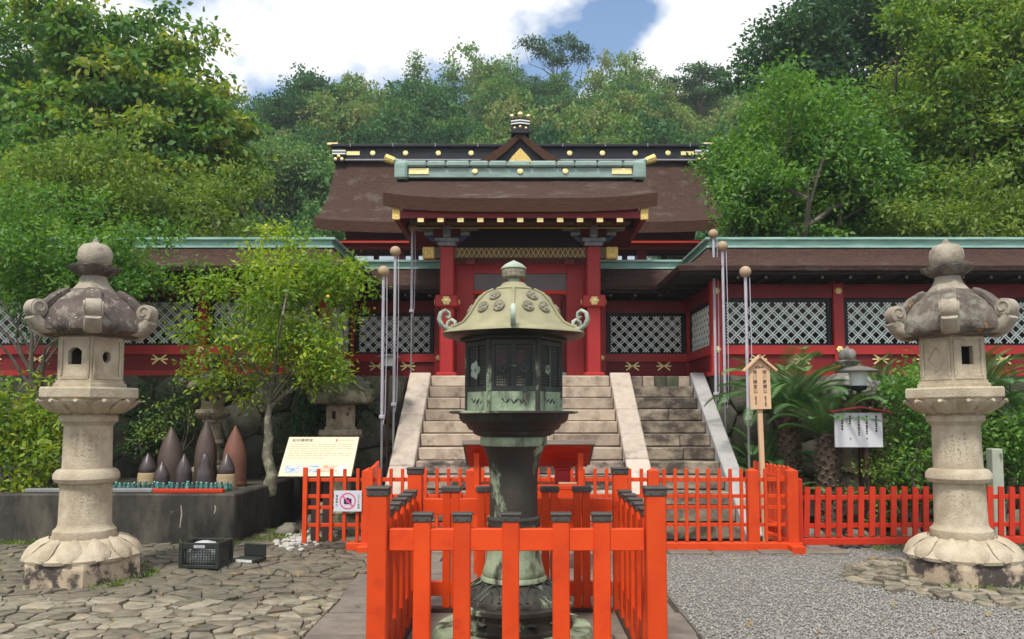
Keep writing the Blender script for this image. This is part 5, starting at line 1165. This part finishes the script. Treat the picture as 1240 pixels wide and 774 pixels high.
cycad('low dark cycad behind the right stringer', 3.45, 11.2, .6, .9, 22, 3); cycad('cycad right of the tall right lantern', 6.35, 10.9, 1.6, 1.1, 32, 4); cycad('cycad at the right frame edge', 7.3, 11.2, 1.3, 1.0, 24, 5); cycad('small cycad under the lattice wall right of the notice board', 5.25, 11.5, 1.75, .8, 22, 6); cycad('squat cycad at the foot of the wooden sign', 3.35, 10.35, .25, .75, 18, 7)

# ================================================================ TREES AND SHRUBS
def lobes_in(c, rad, n, seed, size=.5, zmin=-1):
    """smaller ellipsoids spread inside a big one, for an uneven crown"""
    r = random.Random(seed); out = []
    while len(out) < n:
        d = Vector((r.uniform(-1, 1), r.uniform(-1, 1), r.uniform(zmin, 1)))
        if d.length > 1: continue
        s = size * r.uniform(.7, 1.25); k = 1 - s * .45
        out.append((c[0] + d.x * rad[0] * k, c[1] + d.y * rad[1] * k, c[2] + d.z * rad[2] * k, rad[0] * s, rad[1] * s, rad[2] * s * .8))
    return out
# kumquat in front of the wall
kt, kcl = tree('kumquat_tree', 'small kumquat tree with yellow fruit behind the information board', (-3.42, 10.75, .57), lobes_in((-.18, 0, 2.40), (1.50, 1.0, 1.25), 22, 3, .34) + [(-.9, -.2, 1.55, .4, .35, .25), (.75, -.3, 1.55, .42, .35, .25)], (.02, 0, 1.40), .085, .078, 8.5, 36, .20, L_LIME, 5, 14, kmin=.7, tm=TRUNKM, inner=.35, up=.8, aspect=.45, twigs=True)
fm = MB().lathe([(.008, -.02), (.02, -.01), (.024, 0), (.02, .012), (.006, .022)], 10).mesh('fruit', FRUIT, True)
rq = np.random.default_rng(8)
for i in rq.choice(len(kcl), 14, replace=False): link('fruit', fm, kt, Vector(kcl[i]) + Vector(rq.normal(size=3) * .12), None, (1.2, 1.2, 1.2))
tree('broadleaf_tree', 'tall maple like tree with drooping yellow green leaves at upper left', (-10.4, 20.0, 3.2), lobes_in((.2, 0, 5.2), (3.9, 2.6, 3.9), 30, 12, .34), (.2, 0, 5.0), .20, .19, 2.6, 70, .42, L_MAPLE, 12, 26, inner=.35, up=.5, aspect=.6, droop=.6, flat=.35)
tree('broadleaf_tree', 'dark tree behind the maple at the upper left corner', (-14.5, 24.0, 3.5), lobes_in((0, 0, 6.6), (4.5, 2.6, 4.6), 18, 13, .42), (0, 0, 5), .22, .22, 1.8, 55, .5, L_MID, 13, 18, inner=.4)
tree('broadleaf_tree', 'slender pale green tree leaning right of the maple', (-7.5, 18.5, 2.2), lobes_in((.0, 0, 3.6), (1.5, 1.3, 1.9), 12, 14, .42), (-.2, 0, 3.0), .10, .14, 4, 45, .33, L_OLIVE, 14, 16, inner=.35, stems=2)
tree('broadleaf_tree', 'round clipped green tree rising over the left lattice wall', (-8.3, 14.9, 2.15), lobes_in((-.1, -.2, 2.9), (2.7, 1.6, 1.85), 28, 15, .33), (0, 0, 2.2), .13, .10, 6.5, 42, .27, L_OLIVE, 15, 24, inner=.35, stems=3)
tree('broadleaf_tree', 'olive green tree between the round tree and the hall roof', (-5.7, 16.6, 2.15), lobes_in((0, 0, 3.1), (1.9, 1.3, 1.75), 16, 16, .38), (0, 0, 2.4), .11, .10, 6.5, 42, .26, L_OLIVE, 16, 20, inner=.4, stems=2)
tree('evergreen_tree', 'dense dark green tree hanging over the left lattice panels', (-6.55, 11.1, .57), lobes_in((-.05, 0, 3.15), (1.95, .9, 1.15), 28, 17, .32), (0, 0, 2.6), .06, .075, 10, 36, .20, L_MID, 17, 22, inner=.35, stems=2)
tree('azalea_shrub', 'bright yellow green shrub behind the tall left lantern', (-6.45, 10.2, .57), lobes_in((0, 0, .75), (.95, .6, .85), 12, 18, .45), (0, 0, .6), .035, .085, 13, 24, .2, L_YEL, 18, 14, inner=.35, cat='shrub', stems=3)
tree('wall_shrub', 'thin sprawling shrub with sparse leaves behind the shells', (-4.95, 11.2, .57), lobes_in((0, 0, 1.0), (.5, .35, .75), 7, 19, .34), (0, 0, .9), .025, .06, 10, 16, .18, L_OLIVE, 19, 12, inner=.2, cat='shrub', stems=2)
tree('dwarf_shrub', 'low leafy plant at the left frame edge above the planter', (-7.2, 10.6, .57), lobes_in((0, 0, 1.0), (.8, .6, .95), 9, 28, .45), (0, 0, .8), .035, .085, 12, 24, .2, L_MID, 28, 12, inner=.35, cat='shrub', stems=2)
tree('dark_shrub', 'dark shrub crowding round the lantern behind the information board', (-3.05, 11.65, 0), lobes_in((.1, 0, 1.45), (.8, .3, .75), 10, 34, .4), (0, 0, 1.2), .03, .07, 12, 22, .18, L_DARK, 34, 10, inner=.3, cat='shrub', stems=3)
tree('dark_shrub', 'dark shrub filling the wall behind the left shells', (-5.35, 11.55, .57), lobes_in((0, 0, .95), (.75, .3, .75), 9, 35, .4), (0, 0, .8), .03, .07, 11, 22, .18, L_DARK, 35, 10, inner=.3, cat='shrub', stems=3)
# right side
tree('broadleaf_tree', 'big round dark green tree beside the hall roof', (5.75, 16.4, 2.15), lobes_in((.15, 0, 4.35), (2.15, 1.7, 2.85), 30, 21, .36), (0, 0, 3.6), .16, .115, 5.5, 46, .30, L_MID, 21, 40, inner=.35, stems=4)
tree('broadleaf_tree', 'large yellow green tree filling the upper right corner', (10.4, 18.0, 2.6), lobes_in((-.1, 0, 5.4), (3.0, 2.2, 3.8), 34, 22, .32), (0, 0, 5.2), .26, .13, 4.2, 66, .36, L_FRESH, 22, 34, inner=.35, up=.5)
tree('evergreen_tree', 'tall blackish green tree on the skyline at right', (12.3, 29.0, 4.5), lobes_in((.6, 0, 10.8), (5.0, 2.6, 4.2), 26, 23, .34), (0, 0, 9), .28, .22, 1.8, 50, .5, L_DARK, 23, 26, inner=.35)
tree('broadleaf_tree', 'bronze tinted olive tree above the right wall roof', (8.9, 15.2, 2.15), lobes_in((.1, 0, 2.85), (2.2, 1.1, 1.35), 20, 24, .36), (0, 0, 2.2), .10, .10, 6.5, 40, .25, L_OLIVE, 24, 22, inner=.35, stems=3)
tree('broadleaf_tree', 'light green tree at the right frame edge', (13.3, 16.6, 2.3), lobes_in((-.1, 0, 4.9), (1.9, 1.5, 3.6), 18, 25, .38), (0, 0, 4), .20, .15, 3.6, 44, .36, L_FRESH, 25, 22, inner=.35)
tree('broadleaf_tree', 'mid green tree between the round tree and the corner tree', (8.0, 19.5, 3.0), lobes_in((0, 0, 4.2), (1.8, 1.4, 2.5), 14, 26, .42), (0, 0, 3.6), .14, .15, 3.5, 44, .36, L_MID, 26, 18, inner=.4)
tree('leafy_shrub', 'glossy green shrub between the white notice board and right lantern', (5.02, 10.15, 0), lobes_in((.0, 0, 1.3), (.55, .45, 1.05), 14, 27, .42), (0, 0, 1.2), .035, .075, 14, 24, .18, L_MID, 27, 16, inner=.35, cat='shrub', stems=3)
tree('leafy_shrub', 'dark leafy shrub right of the tall right lantern', (6.2, 10.45, 0), lobes_in((.3, 0, .95), (.85, .5, .75), 12, 29, .42), (0, 0, .8), .035, .08, 12, 24, .19, L_MID, 29, 14, inner=.35, cat='shrub', stems=3)
tree('leafy_shrub', 'low shrub with dull leaves at the foot of the lamp post', (4.45, 10.0, 0), lobes_in((0, 0, .62), (.32, .3, .38), 6, 30, .5), (0, 0, .5), .02, .06, 14, 20, .15, L_OLIVE, 30, 8, inner=.3, cat='shrub', stems=2)
tree('leafy_shrub', 'dark ground shrub between the cycads and the picket fence', (5.6, 10.9, 0), lobes_in((0, 0, .6), (1.4, .5, .5), 10, 33, .4), (0, 0, .5), .03, .08, 9, 22, .2, L_DARK, 33, 8, inner=.3, cat='shrub', stems=2)
# trees on the hillside that stand out from the forest
def hilltree(nm, label, x, y, lob, tt, r0, leaf, dens, m, seed, flat=.7, dz=0, **k):
    tree(nm, label, (x, y, hillz(x, y) + dz + (.2 if y > 60 else 0)), lob, tt, r0, leaf * .75, dens, 46, .6, m, seed, 14, inner=.35, flat=flat, **k)
L_FAR = leafmat('bright_far_leaves', [(.05, .11, .03), (.085, .17, .035), (.13, .22, .05)], .25, .03)
L_BRN = leafmat('brownish_far_leaves', [(.075, .075, .035), (.11, .10, .045), (.15, .13, .06)], .25, .03)
def pads(spec): return [(x, y, z, rx, rx * .8, rx * .22) for x, y, z, rx in spec]
hilltree('pine_tree', 'crooked pine with flat layered branches alone on the skyline', 3.2, 73, pads([(-1.9, 0, 8.3, 1.5), (-.4, .3, 7.6, 1.3), (1.0, 0, 8.6, 1.2), (1.9, 0, 7.7, 1.5), (.4, 0, 6.6, 1.4), (2.6, 0, 6.7, .9)]), (.4, 0, 7.4), .15, .34, 1.6, L_DARK, 41, .35)
hilltree('pine_tree', 'feathery conifer standing highest on the left skyline', -9.6, 71, [(0, 0, 4.6, 2.0, 1.6, 1.2), (.2, 0, 6.4, 1.5, 1.2, .9), (.0, 0, 8.0, .9, .8, .8), (-.1, 0, 9.2, .5, .5, .7)], (0, 0, 9.2), .14, .34, 1.7, L_FAR, 42, .5)
hilltree('conifer', 'bright green bushy conifer left of the feathery one', -14.5, 64, [(0, 0, 4.4, 2.6, 1.9, 2.0), (.4, 0, 6.4, 1.7, 1.4, 1.2), (-1.2, 0, 5.6, 1.2, 1, 1)], (0, 0, 6), .16, .36, 1.5, L_FAR, 43)
hilltree('pine_tree', 'flat topped dark pine on the right skyline', 15.5, 66, pads([(-1.5, 0, 7.4, 1.8), (.8, 0, 8.2, 2.0), (2.2, 0, 7.0, 1.6), (0, 0, 6.2, 2.0), (-.6, 0, 8.7, 1.0)]), (0, 0, 7.6), .16, .34, 1.6, L_DARK, 44, .35)
hilltree('pine_tree', 'small thin tree poking up near the middle skyline', -3.4, 74, [(0, 0, 6.9, 1.3, 1, .8), (.3, 0, 5.8, .9, .8, .7)], (0, 0, 6.6), .09, .3, 1.2, L_BRN, 45, .5)
hilltree('conifer', 'wispy tree on the skyline right of the crooked pine', 10.6, 72, [(0, 0, 6.2, 1.3, 1.1, 1.5), (0, 0, 8.0, .7, .7, .9), (1.6, 0, 6.3, 1.0, .9, 1.0)], (0, 0, 7.6), .10, .32, 1.3, L_FOR, 46, .5)
hilltree('broadleaf_tree', 'bright green round tree just above the ridge right of the gable', 7.2, 43, lobes_in((0, 0, 3.0), (2.3, 1.6, 1.5), 9, 47, .45), (0, 0, 2.5), .14, .28, 2.2, L_FAR, 47)
hilltree('broadleaf_tree', 'pale green low tree just above the ridge left of the gable', -3.6, 43, lobes_in((0, 0, 2.5), (2.4, 1.6, 1.2), 9, 48, .45), (0, 0, 2.2), .14, .28, 2.2, L_FAR, 48)
hilltree('broadleaf_tree', 'brownish olive tree on the slope above the left ridge end', -9.0, 46, lobes_in((0, 0, 3.6), (2.8, 2, 2.4), 10, 49, .42), (0, 0, 3), .16, .3, 1.8, L_BRN, 49)
hilltree('broadleaf_tree', 'grey green rounded tree behind the maple on the left slope', -13.5, 42, lobes_in((0, 0, 5.0), (3.0, 2.2, 3.2), 12, 50, .42), (0, 0, 4), .18, .3, 1.8, L_FOR, 50)
hilltree('broadleaf_tree', 'brown tinted tree above the right ridge end', 13.0, 46, lobes_in((0, 0, 2.6), (2.0, 1.6, 1.4), 8, 51, .45), (0, 0, 2.2), .14, .28, 1.9, L_BRN, 51)
hilltree('broadleaf_tree', 'deep green tree beside the maple above the olive tree', -10.0, 34, lobes_in((0, 0, 3.4), (2.4, 1.8, 2.2), 10, 52, .42), (0, 0, 3), .16, .26, 2.2, L_MID, 52)
# scattered undergrowth behind the left lantern and along the retaining wall
# weeds in the joints and fallen leaves
rng = np.random.default_rng(61); wc = []
for i in range(230): wc.append((rng.uniform(-7.5, -3.3), 9.36 + rng.normal() * .03, .02))
for i in range(90): a = rng.uniform(0, 6.28); wc.append((-4.11 + .60 * math.cos(a), 7.5 + .60 * math.sin(a), .015))
for i in range(160): wc.append((rng.uniform(-3.3, -2.3), 9.5 + rng.uniform(0, 1.2), .015))
for i in range(120): wc.append((rng.uniform(3.2, 7.5), 9.0 + rng.normal() * .05, .015))
for i in range(50): a = rng.uniform(0, 6.28); wc.append((4.17 + .6 * math.cos(a), 7.5 + .6 * math.sin(a), .02))
keepw = [c for i, c in enumerate(wc) if (math.sin(c[0] * 3.1) + math.sin(c[1] * 5 + c[0] * 1.3)) > -.3]
vs, tt = leaf_arrays(keepw, 9, .05, .045, rng, .5, .2, .25, -.6)
tag(link('weeds', leaf_mesh('weeds', vs, tt, L_OLIVE)), 'small weeds growing in joints along walls and lantern bases', 'weeds', kind='stuff')
fl = np.stack([rng.uniform(-6.5, 5.5, 260), rng.uniform(5.2, 9.3, 260), np.full(260, .03)], 1); fl = fl[(np.abs(fl[:, 0]) > 1.0)]
vs, tt = leaf_arrays(fl, 1, .02, .05, rng, .05, 3., .5, 0)
tag(link('fallen_leaves', leaf_mesh('fallen_leaves', vs, tt, leafmat('dry_leaves', [(.12, .07, .03), (.22, .14, .05), (.30, .24, .07)], .1, .02))), 'dry fallen leaves scattered over paving and gravel', 'leaves', kind='stuff')
# ================================================================ AIR
HZ = bpy.data.materials.new('haze_air'); HZ.use_nodes = True; nt = HZ.node_tree
for n in list(nt.nodes):
    if n.type == 'BSDF_PRINCIPLED': nt.nodes.remove(n)
pvn = nt.nodes.new('ShaderNodeVolumePrincipled'); pvn.inputs['Color'].default_value = (.86, .92, 1, 1); pvn.inputs['Density'].default_value = .0009; pvn.inputs['Anisotropy'].default_value = .2
nt.links.new(pvn.outputs[0], [n for n in nt.nodes if n.type == 'OUTPUT_MATERIAL'][0].inputs['Volume'])
hz_ = MB().box(-130, 130, -70, 150, -2, 46).build('haze', HZ); tag(hz_, 'thin pale haze in the air over the hillside', 'haze', kind='stuff')
